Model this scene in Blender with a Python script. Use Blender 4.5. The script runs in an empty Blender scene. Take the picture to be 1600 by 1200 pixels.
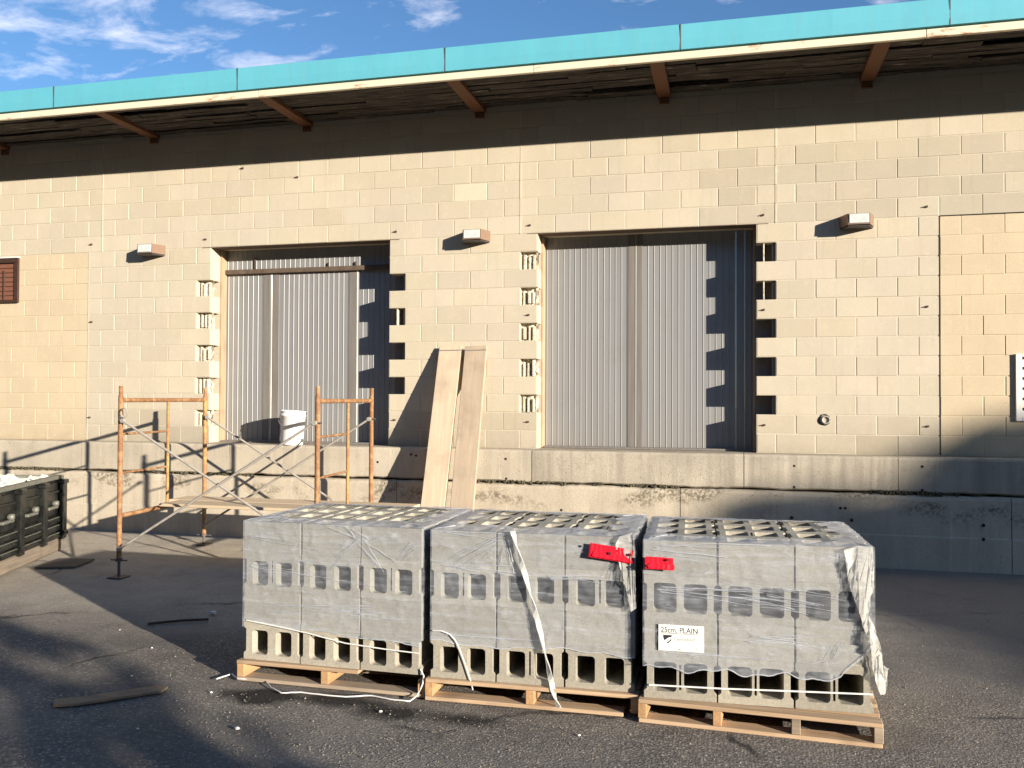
import bpy, bmesh, math, random
from mathutils import Vector, Matrix, noise
import numpy as np
R = math.radians
rng = random.Random(7)
scn = bpy.context.scene
C = scn.collection

# ------------------------------------------------------------------ camera
YAW, PITCH, ROLL = .2473, .0166, .0042
CAM = Vector((3.8692, -9.4783, .5561))
def cam_axes():
    cy, sy, cp, sp, cr, sr = (math.cos(YAW), math.sin(YAW), math.cos(PITCH), math.sin(PITCH), math.cos(ROLL), math.sin(ROLL))
    Y = Matrix(((cy, -sy, 0), (sy, cy, 0), (0, 0, 1)))
    r, f, u = Vector((1, 0, 0)), Vector((0, cp, sp)), Vector((0, -sp, cp))
    return Y @ (cr*r + sr*u), Y @ f, Y @ (-sr*r + cr*u)
rx, fw, up = cam_axes()
cam = bpy.data.objects.new('camera', bpy.data.cameras.new('camera'))
C.objects.link(cam)
cam.matrix_world = Matrix(((rx.x, up.x, -fw.x, CAM.x), (rx.y, up.y, -fw.y, CAM.y), (rx.z, up.z, -fw.z, CAM.z), (0, 0, 0, 1)))
cam.data.sensor_width = 36
cam.data.lens = 1364.091/1600*36
cam.data.clip_start, cam.data.clip_end = .05, 600
scn.camera = cam

# ------------------------------------------------------------------ light
SUN_EL = R(11.6)
TO_SUN = Vector((.849, -.528, 0)).normalized()*math.cos(SUN_EL) + Vector((0, 0, math.sin(SUN_EL)))
sl = bpy.data.lights.new('sun', 'SUN'); sl.energy = 5.0; sl.angle = R(.55); sl.color = (1.0, .91, .785)
sun = bpy.data.objects.new('sun', sl); C.objects.link(sun)
sun.rotation_euler = TO_SUN.to_track_quat('Z', 'Y').to_euler()
SUN_AZ = math.atan2(TO_SUN.x, TO_SUN.y)
scn.view_settings.view_transform = 'Standard'
scn.view_settings.look = 'None'
scn.view_settings.gamma = 1
scn.view_settings.use_curve_mapping = False
scn.view_settings.exposure = 1.0

W = bpy.data.worlds.new('World'); scn.world = W; W.use_nodes = True
nt = W.node_tree; nt.nodes.clear()
def N(t, typ, **k):
    n = t.nodes.new(typ)
    for a, v in k.items():
        if a == 'inp':
            for i, x in v.items(): n.inputs[i].default_value = x
        else: setattr(n, a, v)
    return n
def ramp(t, stops, fac=None, interp='LINEAR'):
    n = t.nodes.new('ShaderNodeValToRGB'); e = n.color_ramp.elements; n.color_ramp.interpolation = interp
    while len(e) < len(stops): e.new(.5)
    for q, (p, c) in zip(e, stops):
        q.position = p; q.color = (*c, 1) if hasattr(c, '__len__') else (c, c, c, 1)
    if fac is not None: t.links.new(fac, n.inputs[0])
    return n
def mixc(t, fac, a, b, mode='MIX'):
    n = t.nodes.new('ShaderNodeMix'); n.data_type = 'RGBA'; n.blend_type = mode
    for i, v in ((0, fac), (6, a), (7, b)):
        if isinstance(v, bpy.types.NodeSocket): t.links.new(v, n.inputs[i])
        elif hasattr(v, '__len__'): n.inputs[i].default_value = (*v, 1) if len(v) == 3 else v
        else: n.inputs[i].default_value = v if i == 0 else (v, v, v, 1)
    return n.outputs[2]
def mth(t, op, a, b=None, clamp=False):
    n = t.nodes.new('ShaderNodeMath'); n.operation = op; n.use_clamp = clamp
    for i, v in ((0, a), (1, b)):
        if v is None: continue
        if isinstance(v, bpy.types.NodeSocket): t.links.new(v, n.inputs[i])
        else: n.inputs[i].default_value = v
    return n.outputs[0]
def nz(t, vec, scale, detail=4, rough=.55, dist=0.):
    n = N(t, 'ShaderNodeTexNoise', inp={'Scale': scale, 'Detail': detail, 'Roughness': rough, 'Distortion': dist})
    if vec is not None: t.links.new(vec, n.inputs['Vector'])
    return n.outputs['Fac']
def mapv(t, vec, scale=(1, 1, 1), loc=(0, 0, 0), rot=(0, 0, 0)):
    n = N(t, 'ShaderNodeMapping'); n.inputs['Scale'].default_value = scale; n.inputs['Location'].default_value = loc
    n.inputs['Rotation'].default_value = rot
    t.links.new(vec, n.inputs['Vector']); return n.outputs[0]

SKY_STRENGTH = .095
sky = N(nt, 'ShaderNodeTexSky', sky_type='NISHITA', sun_disc=False, sun_elevation=SUN_EL, sun_rotation=SUN_AZ,
        altitude=200, air_density=1.0, dust_density=.15, ozone_density=4.5)
tc = N(nt, 'ShaderNodeTexCoord')
sep = N(nt, 'ShaderNodeSeparateXYZ'); nt.links.new(tc.outputs['Generated'], sep.inputs[0])
zc = mth(nt, 'MAXIMUM', mth(nt, 'ADD', sep.outputs[2], .12), .05)
cv = N(nt, 'ShaderNodeCombineXYZ')
nt.links.new(mth(nt, 'DIVIDE', sep.outputs[0], zc), cv.inputs[0]); nt.links.new(mth(nt, 'DIVIDE', sep.outputs[1], zc), cv.inputs[1])
cvec = mapv(nt, cv.outputs[0], rot=(0, 0, R(-28)), scale=(1.0, 1.5, 1), loc=(3.1, .2, 0))
big = nz(nt, cvec, .8, 2, .5)
fine = nz(nt, cvec, 5.5, 9, .62, .3)
cl = mth(nt, 'ADD', mth(nt, 'MULTIPLY', big, .75), mth(nt, 'MULTIPLY', fine, .65))
# fair-weather cloud bank over the north-west part of the sky
bank = N(nt, 'ShaderNodeVectorMath', operation='DOT_PRODUCT'); bank.inputs[1].default_value = (-.60, .715, .36)
nt.links.new(tc.outputs['Generated'], bank.inputs[0])
bk = ramp(nt, [(.955, 0), (.993, 1)], bank.outputs['Value']).outputs[0]
cl2 = mth(nt, 'ADD', cl, mth(nt, 'MULTIPLY', mth(nt, 'SUBTRACT', bk, .62), .16))
cm = ramp(nt, [(.68, 0), (.78, .5), (.92, 1)], cl2).outputs[0]
ccol = ramp(nt, [(.3, (5.2, 5.4, 6.6)), (.7, (9.0, 8.6, 8.8))], fine).outputs[0]
skyc = mixc(nt, mth(nt, 'MULTIPLY', cm, .62), sky.outputs[0], ccol)
bg = N(nt, 'ShaderNodeBackground'); bg.inputs['Strength'].default_value = SKY_STRENGTH
nt.links.new(skyc, bg.inputs['Color'])
wo = N(nt, 'ShaderNodeOutputWorld'); nt.links.new(bg.outputs[0], wo.inputs[0])
scn.cycles.max_bounces = 8; scn.cycles.transparent_max_bounces = 16
scn.cycles.caustics_reflective = False; scn.cycles.caustics_refractive = False

# ------------------------------------------------------------------ materials
def mat(name):
    m = bpy.data.materials.new(name); m.use_nodes = True
    t = m.node_tree; b = t.nodes['Principled BSDF']
    return m, t, b
def objc(t): return N(t, 'ShaderNodeTexCoord').outputs['Object']
def worldc(t): return N(t, 'ShaderNodeNewGeometry').outputs['Position']
def bump(t, b, h, s=.3, d=.01):
    n = N(t, 'ShaderNodeBump', inp={'Strength': s, 'Distance': d}); t.links.new(h, n.inputs['Height'])
    t.links.new(n.outputs[0], b.inputs['Normal'])

def wall_block_mat(name, ca, cb, cc, tint=True, island=False):
    m, t, b = mat(name); p = worldc(t)
    if island: rnd = N(t, 'ShaderNodeNewGeometry').outputs['Random Per Island']
    else: rnd = N(t, 'ShaderNodeObjectInfo').outputs['Random']
    c = ramp(t, [(0, ca), (.5, cb), (1, cc)], rnd).outputs[0]
    blot = nz(t, mapv(t, p, (1, 1, .8)), 2.3, 5, .6)
    c = mixc(t, ramp(t, [(.35, 0), (.7, .35)], blot).outputs[0], c, tuple(v*.80 for v in cb))
    g = nz(t, p, 120, 3, .7)
    c = mixc(t, .16, c, ramp(t, [(.3, .12), (.7, .75)], g).outputs[0], 'OVERLAY')
    pit = nz(t, p, 42, 2, .5)
    c = mixc(t, ramp(t, [(.24, .5), (.33, 0)], pit).outputs[0], c, tuple(v*.5 for v in cb))
    # damp soot line at the very bottom and thin run-down streaks
    st = nz(t, mapv(t, p, (5, 5, .35)), 3, 4, .6)
    c = mixc(t, ramp(t, [(.56, 0), (.75, .22)], st).outputs[0], c, tuple(v*.62 for v in cb))
    sxx = N(t, 'ShaderNodeSeparateXYZ'); t.links.new(p, sxx.inputs[0])
    gr = ramp(t, [(0, .55), (.10, .28), (.42, 0)], mth(t, 'ADD', sxx.outputs[2], mth(t, 'MULTIPLY', mth(t, 'SUBTRACT', nz(t, p, 3.5, 5, .65), .5), .35))).outputs[0]
    c = mixc(t, gr, c, tuple(v*.55 for v in cb))
    w_ = nz(t, mapv(t, p, (1, 1, .45), (7, 0, 0)), .9, 5, .6); c = mixc(t, ramp(t, [(.42, 0), (.7, .30)], w_).outputs[0], c, (cb[0]*.80, cb[1]*.82, cb[2]*.86))
    w3 = nz(t, mapv(t, p, (1, 1, 1), (2, 5, 0)), 11, 5, .65); c = mixc(t, ramp(t, [(.55, 0), (.75, .3)], w3).outputs[0], c, tuple(min(.8, v*1.22) for v in cb))
    if tint: c = mixc(t, 1., c, N(t, 'ShaderNodeObjectInfo').outputs['Color'], 'MULTIPLY')
    t.links.new(c, b.inputs['Base Color']); b.inputs['Roughness'].default_value = .92
    b.inputs['Specular IOR Level'].default_value = .2
    bump(t, b, nz(t, p, 160, 3, .7), .35, .004)
    return m
WA, WB, WC = (.53, .46, .345), (.56, .488, .368), (.585, .513, .39)
M_block = wall_block_mat('painted block', WA, WB, WC)
M_blocki = wall_block_mat('painted block far', WA, WB, WC, False, True)
M_tan = wall_block_mat('tan block', (.575, .47, .315), (.595, .488, .33), (.61, .50, .34))
M_tani = wall_block_mat('tan block far', (.575, .47, .315), (.595, .488, .33), (.61, .50, .34), False, True)

def simple(name, col, rough=.8, metal=0, nscale=20, namp=.3, bs=.2, bd=.004, stretch=(1, 1, 1), spec=.3):
    m, t, b = mat(name); p = objc(t)
    n = nz(t, mapv(t, p, stretch), nscale, 5, .6)
    c = mixc(t, n, tuple(v*(1-namp) for v in col), tuple(min(1, v*(1+namp)) for v in col))
    t.links.new(c, b.inputs['Base Color']); b.inputs['Roughness'].default_value = rough; b.inputs['Metallic'].default_value = metal
    b.inputs['Specular IOR Level'].default_value = spec
    bump(t, b, n, bs, bd)
    return m
M_mortar = simple('mortar', (.53, .47, .355), .95, 0, 25, .22, .5, .006, spec=.15)
M_mortar_tan = simple('mortar tan', (.58, .47, .315), .95, 0, 60, .12, .5, .006, spec=.15)
M_raw = simple('raw broken block', (.60, .54, .42), .95, 0, 35, .35, .9, .02, spec=.15)
M_sealant = simple('joint sealant', (.62, .55, .42), .8, 0, 25, .25)
M_dark = simple('dark cavity', (.03, .03, .03), .9)

def concrete_mat(name, col, warm, streak=.5, dark=.35, pits=True):
    m, t, b = mat(name); p = worldc(t)
    a = nz(t, p, 1.4, 6, .62); c = mixc(t, a, tuple(v*.72 for v in col), tuple(v*1.22 for v in warm))
    s = nz(t, mapv(t, p, (3.2, 3.2, .22)), 2.2, 6, .65)
    c = mixc(t, ramp(t, [(.46, 0), (.66, streak)], s).outputs[0], c, tuple(v*.42 for v in col))
    s2 = nz(t, mapv(t, p, (7, 7, .5), (4, 0, 0)), 2.0, 4, .6)
    c = mixc(t, ramp(t, [(.6, 0), (.75, .45)], s2).outputs[0], c, tuple(min(.75, v*1.35) for v in warm))
    sp = nz(t, p, 9, 6, .7)
    c = mixc(t, ramp(t, [(.56, 0), (.70, dark)], sp).outputs[0], c, tuple(v*.5 for v in col))
    if pits:
        v = N(t, 'ShaderNodeTexVoronoi', inp={'Scale': 26.}); t.links.new(p, v.inputs['Vector'])
        k = mth(t, 'MULTIPLY', ramp(t, [(.10, 1), (.17, 0)], v.outputs['Distance']).outputs[0], ramp(t, [(.52, 0), (.62, 1)], nz(t, p, 3.1, 3)).outputs[0])
        c = mixc(t, mth(t, 'MULTIPLY', k, .75), c, tuple(q*.2 for q in col))
    g = nz(t, p, 90, 3, .7); c = mixc(t, .2, c, ramp(t, [(.3, .1), (.7, .8)], g).outputs[0], 'OVERLAY')
    t.links.new(c, b.inputs['Base Color']); b.inputs['Roughness'].default_value = .9; b.inputs['Specular IOR Level'].default_value = .2
    bump(t, b, mth(t, 'ADD', nz(t, p, 60, 4, .7), mth(t, 'MULTIPLY', a, 1.2)), .5, .008)
    return m
M_ledge = concrete_mat('ledge concrete', (.46, .40, .31), (.52, .455, .35), .22, .25)
M_ledge2 = concrete_mat('weathered ledge concrete', (.39, .34, .265), (.47, .41, .32), .42, .35)

def base_mat():
    m = concrete_mat('dock base concrete', (.50, .43, .33), (.55, .475, .36), .22, .25)
    t = m.node_tree; b = t.nodes['Principled BSDF']; p = worldc(t)
    src = b.inputs['Base Color'].links[0].from_socket
    # honeycombed concrete: coarse dark aggregate in patches under the joint
    sx = N(t, 'ShaderNodeSeparateXYZ'); t.links.new(p, sx.inputs[0])
    zmask = ramp(t, [(.30, 0), (.50, 1), (.62, 1), (.66, 0)], mth(t, 'ADD', sx.outputs[2], 1.0)).outputs[0]
    lump = ramp(t, [(.50, 0), (.58, 1)], nz(t, mapv(t, p, (1.1, 1, 2.2), (2.55, 0, 0)), 1.5, 3, .5)).outputs[0]
    v = ramp(t, [(.44, 0), (.56, 1)], nz(t, p, 34, 4, .75)).outputs[0]
    k = mth(t, 'MULTIPLY', mth(t, 'MULTIPLY', zmask, lump), v)
    c = mixc(t, mth(t, 'MULTIPLY', k, .85), src, (.15, .125, .085))
    t.links.new(c, b.inputs['Base Color'])
    return m
M_base = base_mat()

def ground_mat():
    m, t, b = mat('yard surface'); p = worldc(t)
    sx = N(t, 'ShaderNodeSeparateXYZ'); t.links.new(p, sx.inputs[0])
    # asphalt: dark binder with pale aggregate
    v = N(t, 'ShaderNodeTexVoronoi', inp={'Scale': 62.}); t.links.new(p, v.inputs['Vector'])
    vs = N(t, 'ShaderNodeSeparateColor'); t.links.new(v.outputs['Color'], vs.inputs[0])
    agg = ramp(t, [(0, (.085, .076, .066)), (.45, (.19, .168, .14)), (.75, (.30, .262, .21)), (.93, (.42, .37, .30)), (1, (.55, .50, .41))], vs.outputs[0]).outputs[0]
    binder = ramp(t, [(.25, 0), (.62, .85)], v.outputs['Distance']).outputs[0]
    asp = mixc(t, binder, agg, (.13, .117, .102))
    lowf = nz(t, p, .7, 5, .6)
    asp = mixc(t, ramp(t, [(.38, 0), (.66, .6)], lowf).outputs[0], asp, (.20, .18, .16))
    dust = nz(t, p, 2.2, 6, .65)
    asp = mixc(t, ramp(t, [(.45, 0), (.74, .45)], dust).outputs[0], asp, (.27, .235, .19))
    cr = N(t, 'ShaderNodeTexVoronoi', feature='DISTANCE_TO_EDGE', inp={'Scale': .55}); dv = N(t, 'ShaderNodeVectorMath', operation='ADD'); t.links.new(p, dv.inputs[0])
    nzv = N(t, 'ShaderNodeTexNoise', inp={'Scale': 3., 'Detail': 5.}); t.links.new(p, nzv.inputs['Vector'])
    ms = N(t, 'ShaderNodeVectorMath', operation='SCALE'); ms.inputs['Scale'].default_value = .35; t.links.new(nzv.outputs['Color'], ms.inputs[0]); t.links.new(ms.outputs[0], dv.inputs[1]); t.links.new(dv.outputs[0], cr.inputs['Vector'])
    ck = mth(t, 'MULTIPLY', ramp(t, [(.004, 1), (.012, 0)], cr.outputs['Distance']).outputs[0], ramp(t, [(.5, 0), (.58, .8)], nz(t, p, .9, 3)).outputs[0])
    asp = mixc(t, ck, asp, (.03, .028, .026))
    asp = mixc(t, ramp(t, [(.52, 0), (.60, .45)], nz(t, mapv(t, p, (1, 1.6, 1), (5, 2, 0)), .75, 4, .55)).outputs[0], asp, (.10, .093, .086))
    # pale dusty concrete apron along the dock
    edge = mth(t, 'ADD', sx.outputs[1], mth(t, 'MULTIPLY', mth(t, 'SUBTRACT', nz(t, p, 1.6, 6, .65), .5), 1.1))
    ap = ramp(t, [(.02, 0), (.20, .55), (.55, 1)], mth(t, 'ADD', mth(t, 'MULTIPLY', edge, .25), 1.0)).outputs[0]
    con = mixc(t, nz(t, p, 2.6, 7, .65), (.34, .30, .245), (.56, .50, .405))
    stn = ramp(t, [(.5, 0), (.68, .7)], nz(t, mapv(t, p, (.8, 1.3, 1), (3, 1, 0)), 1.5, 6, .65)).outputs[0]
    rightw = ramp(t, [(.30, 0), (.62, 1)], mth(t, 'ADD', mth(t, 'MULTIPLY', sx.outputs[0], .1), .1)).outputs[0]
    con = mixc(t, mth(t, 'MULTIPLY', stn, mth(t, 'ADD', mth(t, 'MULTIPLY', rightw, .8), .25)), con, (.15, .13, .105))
    con = mixc(t, mth(t, 'MULTIPLY', rightw, .72), con, (.15, .14, .13))  # right end of the apron coloured darker to deepen its shade
    con = mixc(t, .4, con, ramp(t, [(.3, .12), (.7, .8)], nz(t, p, 70, 5, .75)).outputs[0], 'OVERLAY')
    con = mixc(t, mth(t, 'MULTIPLY', ck, .8), con, (.09, .08, .07))
    con = mixc(t, ramp(t, [(.5, 0), (.7, .4)], nz(t, mapv(t, p, (1, 1, 1), (9, 3, 0)), 4.5, 6, .7)).outputs[0], con, (.24, .215, .18))
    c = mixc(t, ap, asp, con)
    # oil stain below the left pallet
    def blob(cx, cy, r0, r1, sy=1.):
        d = N(t, 'ShaderNodeVectorMath', operation='DISTANCE'); mp = mapv(t, p, (1, sy, 0), (-cx, -cy*sy, 0)); t.links.new(mp, d.inputs[0]); d.inputs[1].default_value = (0, 0, 0)
        q = mth(t, 'ADD', d.outputs['Value'], mth(t, 'MULTIPLY', mth(t, 'SUBTRACT', nz(t, p, 5, 4), .5), .35))
        return ramp(t, [(r0, 1), (r1, 0)], q).outputs[0]
    for a in ((1.16, -4.78, .16, .26, 1.5), (2.0, -4.84, .10, .34, 2.0), (1.6, -4.74, .12, .34, 2.2), (2.45, -4.84, .06, .26, 2.2)):
        c = mixc(t, mth(t, 'MULTIPLY', blob(*a), .9), c, (.016, .0145, .0135))
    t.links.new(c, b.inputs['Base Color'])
    b.inputs['Roughness'].default_value = .93; b.inputs['Specular IOR Level'].default_value = .18
    h = mth(t, 'ADD', mth(t, 'MULTIPLY', mth(t, 'SUBTRACT', 1.0, v.outputs['Distance']), mth(t, 'SUBTRACT', 1.0, mth(t, 'MULTIPLY', ap, .85))), mth(t, 'MULTIPLY', nz(t, p, 14, 5, .65), .8))
    bump(t, b, mth(t, 'ADD', h, nz(t, p, 120, 4, .7)), .55, .008)
    return m
M_ground = ground_mat()

def wood_mat(name, ca, cb, axis='x', rough=.8, dirt=.3):
    m, t, b = mat(name); p = objc(t)
    oi = N(t, 'ShaderNodeObjectInfo').outputs['Random']
    off = N(t, 'ShaderNodeVectorMath', operation='ADD'); t.links.new(p, off.inputs[0])
    cmb = N(t, 'ShaderNodeCombineXYZ'); r9 = mth(t, 'MULTIPLY', oi, 37.); [t.links.new(r9, cmb.inputs[i]) for i in range(3)]
    t.links.new(cmb.outputs[0], off.inputs[1])
    sc = {'x': (1.1, 22, 22), 'y': (22, 1.1, 22), 'z': (22, 22, 1.1)}[axis]
    g = nz(t, mapv(t, off.outputs[0], sc), 1.6, 6, .6, .6)
    c = mixc(t, ramp(t, [(.3, 0), (.7, 1)], g).outputs[0], ca, cb)
    bl = nz(t, off.outputs[0], 3.2, 4, .6)
    c = mixc(t, ramp(t, [(.5, 0), (.72, dirt)], bl).outputs[0], c, tuple(v*.45 for v in ca))
    hs = N(t, 'ShaderNodeHueSaturation'); t.links.new(mth(t, 'ADD', mth(t, 'MULTIPLY', oi, .4), .78), hs.inputs['Value']); t.links.new(c, hs.inputs['Color'])
    t.links.new(hs.outputs[0], b.inputs['Base Color']); b.inputs['Roughness'].default_value = rough; b.inputs['Specular IOR Level'].default_value = .25
    bump(t, b, g, .35, .004)
    return m
M_pal_x = wood_mat('pallet wood lengthwise', (.36, .24, .14), (.55, .395, .255), 'x', .85, .45)
M_pal_y = wood_mat('pallet wood crosswise', (.42, .235, .11), (.60, .37, .19), 'y', .85, .4)
M_pal_old = wood_mat('weathered pallet wood', (.27, .21, .15), (.42, .33, .235), 'x')
M_plank = wood_mat('scaffold plank wood', (.47, .365, .255), (.585, .46, .325), 'z', .8, .3)
M_plankx = wood_mat('platform wood', (.64, .49, .32), (.74, .59, .40), 'x', .8, .15)
M_frame_wood = wood_mat('door jamb wood', (.40, .27, .165), (.52, .37, .24), 'z', .8, .4)
M_oldwood = wood_mat('grey driftwood', (.16, .13, .10), (.28, .225, .165), 'x', .9, .5)

def cmu_mat():
    m, t, b = mat('grey concrete block'); p = objc(t)
    oi = N(t, 'ShaderNodeObjectInfo').outputs['Random']
    base = ramp(t, [(0, (.34, .312, .25)), (.5, (.40, .366, .292)), (1, (.46, .42, .335))], oi).outputs[0]
    w = worldc(t)
    c = mixc(t, ramp(t, [(.4, 0), (.7, .3)], nz(t, w, 7, 5, .6)).outputs[0], base, (.21, .195, .165))
    c = mixc(t, .28, c, ramp(t, [(.3, .05), (.7, .85)], nz(t, w, 95, 5, .75)).outputs[0], 'OVERLAY')
    pv = N(t, 'ShaderNodeTexVoronoi', inp={'Scale': 75.}); t.links.new(w, pv.inputs['Vector'])
    c = mixc(t, mth(t, 'MULTIPLY', ramp(t, [(.14, 1), (.24, 0)], pv.outputs['Distance']).outputs[0], .28), c, (.14, .125, .105))
    t.links.new(c, b.inputs['Base Color']); b.inputs['Roughness'].default_value = .95; b.inputs['Specular IOR Level'].default_value = .15
    bump(t, b, nz(t, w, 220, 3, .8), .6, .004)
    return m
M_cmu = cmu_mat()

def film_mat(name, opac, col, rough=.28):
    m, t, b = mat(name); p = objc(t)
    out = t.nodes['Material Output']
    b.inputs['Base Color'].default_value = (*col, 1); b.inputs['Roughness'].default_value = rough; b.inputs['IOR'].default_value = 1.45
    w1 = nz(t, mapv(t, p, (1.0, 1.0, 8)), 2.0, 7, .60, 1.2)
    w2 = nz(t, mapv(t, p, (2, 2, 9), rot=(0, .35, .2)), 3.1, 5, .6, 1.2)
    h = mth(t, 'ADD', w1, mth(t, 'MULTIPLY', w2, .8))
    bump(t, b, h, .55, .012)
    tr = N(t, 'ShaderNodeBsdfTransparent'); tr.inputs[0].default_value = (.90, .92, .95, 1)
    mx = N(t, 'ShaderNodeMixShader')
    f = mth(t, 'ADD', opac-.10, mth(t, 'MULTIPLY', ramp(t, [(.40, 0), (.74, 1)], w1).outputs[0], .26), True)
    f = mth(t, 'ADD', f, mth(t, 'MULTIPLY', ramp(t, [(.58, 0), (.74, 1)], w2).outputs[0], .24), True)
    t.links.new(f, mx.inputs[0]); t.links.new(tr.outputs[0], mx.inputs[1]); t.links.new(b.outputs[0], mx.inputs[2])
    t.links.new(mx.outputs[0], out.inputs[0])
    return m
M_film = film_mat('stretch film', .22, (.64, .67, .72), .14)
M_film_thick = film_mat('crumpled stretch film', .50, (.80, .78, .72), .3)
M_crease = film_mat('film crease', .30, (.66, .67, .70), .25)
M_film_fold = film_mat('gathered stretch film', .50, (.66, .67, .70), .25)

def rust_mat(name, paint, rust=(.28, .115, .045), amt=.5):
    m, t, b = mat(name); p = objc(t)
    n = nz(t, p, 11, 8, .75); n2 = nz(t, p, 50, 4, .6)
    rc = mixc(t, n2, tuple(v*.6 for v in rust), tuple(v*1.5 for v in rust))
    k = ramp(t, [(amt-.10, 1), (amt+.08, 0)], n).outputs[0]
    c = mixc(t, k, paint, rc)
    t.links.new(c, b.inputs['Base Color']); b.inputs['Roughness'].default_value = .7
    b.inputs['Specular IOR Level'].default_value = .3
    bump(t, b, n2, .3, .002)
    return m
M_rust = rust_mat('rusted orange steel', (.42, .25, .12), (.23, .11, .05), .56)
M_yellow = rust_mat('worn yellow steel', (.44, .31, .11), (.27, .14, .065), .55)
M_galv = rust_mat('weathered brace steel', (.34, .31, .27), (.20, .13, .08), .40)
M_jack = rust_mat('dark jack steel', (.12, .11, .10), (.14, .07, .04), .4)
M_beam = rust_mat('rusted roof beam', (.15, .075, .04), (.17, .065, .028), .5)
M_bolt = simple('rusty bolt', (.09, .06, .045), .8)

def door_mat():
    m, t, b = mat('ribbed door metal'); p = worldc(t)
    s = nz(t, mapv(t, p, (9, 9, .18)), 2.2, 5, .6)
    c = mixc(t, s, (.25, .25, .245), (.35, .345, .335))
    d = nz(t, p, 2.5, 6, .7); c = mixc(t, ramp(t, [(.55, 0), (.75, .35)], d).outputs[0], c, (.24, .225, .20))
    sx = N(t, 'ShaderNodeSeparateXYZ'); t.links.new(p, sx.inputs[0])
    dirt = mth(t, 'MULTIPLY', ramp(t, [(.0, 1), (.55, 0)], mth(t, 'ADD', sx.outputs[2], mth(t, 'MULTIPLY', d, .2))).outputs[0], .4)
    c = mixc(t, dirt, c, (.30, .27, .22))
    t.links.new(c, b.inputs['Base Color']); b.inputs['Roughness'].default_value = .5; b.inputs['Metallic'].default_value = .25
    bump(t, b, d, .1, .004)
    return m
M_door = door_mat()
M_doorstrip = simple('door seal strip', (.20, .18, .16), .6, .1, 6, .35, .1, .003, (4, 4, .3))
M_doorbright = simple('bright door edge', (.42, .41, .38), .4, .4, 8, .15)
M_lintel = simple('rusty lintel', (.12, .085, .06), .85, 0, 12, .5)

def teal_mat():
    m, t, b = mat('teal roof fascia'); p = worldc(t)
    n = nz(t, mapv(t, p, (.5, 1, 1.5)), 1.6, 5, .6)
    oi = N(t, 'ShaderNodeObjectInfo').outputs['Random']
    c = mixc(t, n, (.10, .39, .47), (.125, .45, .53))
    c = mixc(t, mth(t, 'MULTIPLY', oi, .25), c, (.11, .42, .50))
    sc = nz(t, p, 20, 6, .7); c = mixc(t, ramp(t, [(.62, 0), (.75, .25)], sc).outputs[0], c, (.3, .5, .5))
    t.links.new(c, b.inputs['Base Color']); b.inputs['Roughness'].default_value = .5
    rn = nz(t, mapv(t, p, (9, 9, .5)), 2.2, 5, .6)
    c = mixc(t, ramp(t, [(.5, 0), (.72, .3)], rn).outputs[0], c, (.16, .36, .38)); t.links.new(c, b.inputs['Base Color'])
    bump(t, b, nz(t, mapv(t, p, (1, 1, .6)), 2.3, 3, .5), .25, .03)
    return m
M_teal = teal_mat()
def trim_mat():
    m, t, b = mat('cream trim'); p = worldc(t)
    n = nz(t, mapv(t, p, (2, 2, 6)), 1.7, 7, .7)
    c = mixc(t, ramp(t, [(.60, 0), (.68, 1)], n).outputs[0], (.72, .63, .46), (.42, .20, .09))
    t.links.new(c, b.inputs['Base Color']); b.inputs['Roughness'].default_value = .6
    return m
M_trim = trim_mat()
def soffit_mat():
    m, t, b = mat('rotting soffit boards'); p = worldc(t)
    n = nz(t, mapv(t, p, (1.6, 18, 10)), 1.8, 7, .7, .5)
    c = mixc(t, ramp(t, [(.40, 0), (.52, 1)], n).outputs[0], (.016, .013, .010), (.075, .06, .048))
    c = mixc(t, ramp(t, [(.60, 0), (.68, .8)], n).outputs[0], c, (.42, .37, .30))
    t.links.new(c, b.inputs['Base Color']); b.inputs['Roughness'].default_value = .9
    bump(t, b, n, .8, .02)
    return m
M_soffit = soffit_mat()
M_lamp = simple('bronze lamp housing', (.25, .165, .115), .5, .2, 30, .15)
M_lampback = simple('dark lamp base', (.06, .05, .045), .6)
def lens_mat():
    m, t, b = mat('lamp lens'); p = objc(t)
    c = mixc(t, nz(t, p, 16, 4), (.50, .53, .52), (.72, .74, .70))
    t.links.new(c, b.inputs['Base Color']); b.inputs['Roughness'].default_value = .12; b.inputs['Coat Weight'].default_value = .6
    return m
M_lens = lens_mat()
def bin_mat():
    m, t, b = mat('dark green bin paint'); p = objc(t)
    n = nz(t, p, 6, 7, .7)
    c = mixc(t, ramp(t, [(.45, 0), (.62, 1)], n).outputs[0], (.006, .0065, .006), (.020, .021, .018))
    c = mixc(t, ramp(t, [(.64, 0), (.72, .7)], nz(t, p, 14, 6, .7)).outputs[0], c, (.19, .17, .135))
    t.links.new(c, b.inputs['Base Color']); b.inputs['Roughness'].default_value = .3
    bump(t, b, n, .2, .005)
    return m
M_bin = bin_mat()
M_binedge = simple('pale bin edge', (.17, .17, .14), .5, .2, 25, .6)  # pale tone painted for highlights on rails and latches
M_rubble = simple('pale rubble', (.74, .69, .57), .95, 0, 14, .25, .8, .02)
M_bucket = simple('white bucket plastic', (.82, .81, .78), .4, 0, 10, .08, .05, .002)
M_brown = simple('brown louvre', (.20, .085, .05), .6, 0, 12, .3, .1, .003, (1, 1, 6))
M_brown_d = simple('dark brown frame', (.055, .028, .02), .6)
M_white = simple('white vent paint', (.80, .77, .70), .55, 0, 15, .06)
M_red = simple('red tape', (.66, .012, .03), .42, 0, 25, .2, .2, .003)
M_redk = simple('tape knot mark', (.13, .01, .012), .6)
M_strap = simple('white plastic strap', (.74, .72, .68), .4, 0, 30, .1)
M_card = simple('card', (.82, .80, .74), .6, 0, 20, .05, .02, .001)
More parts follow.
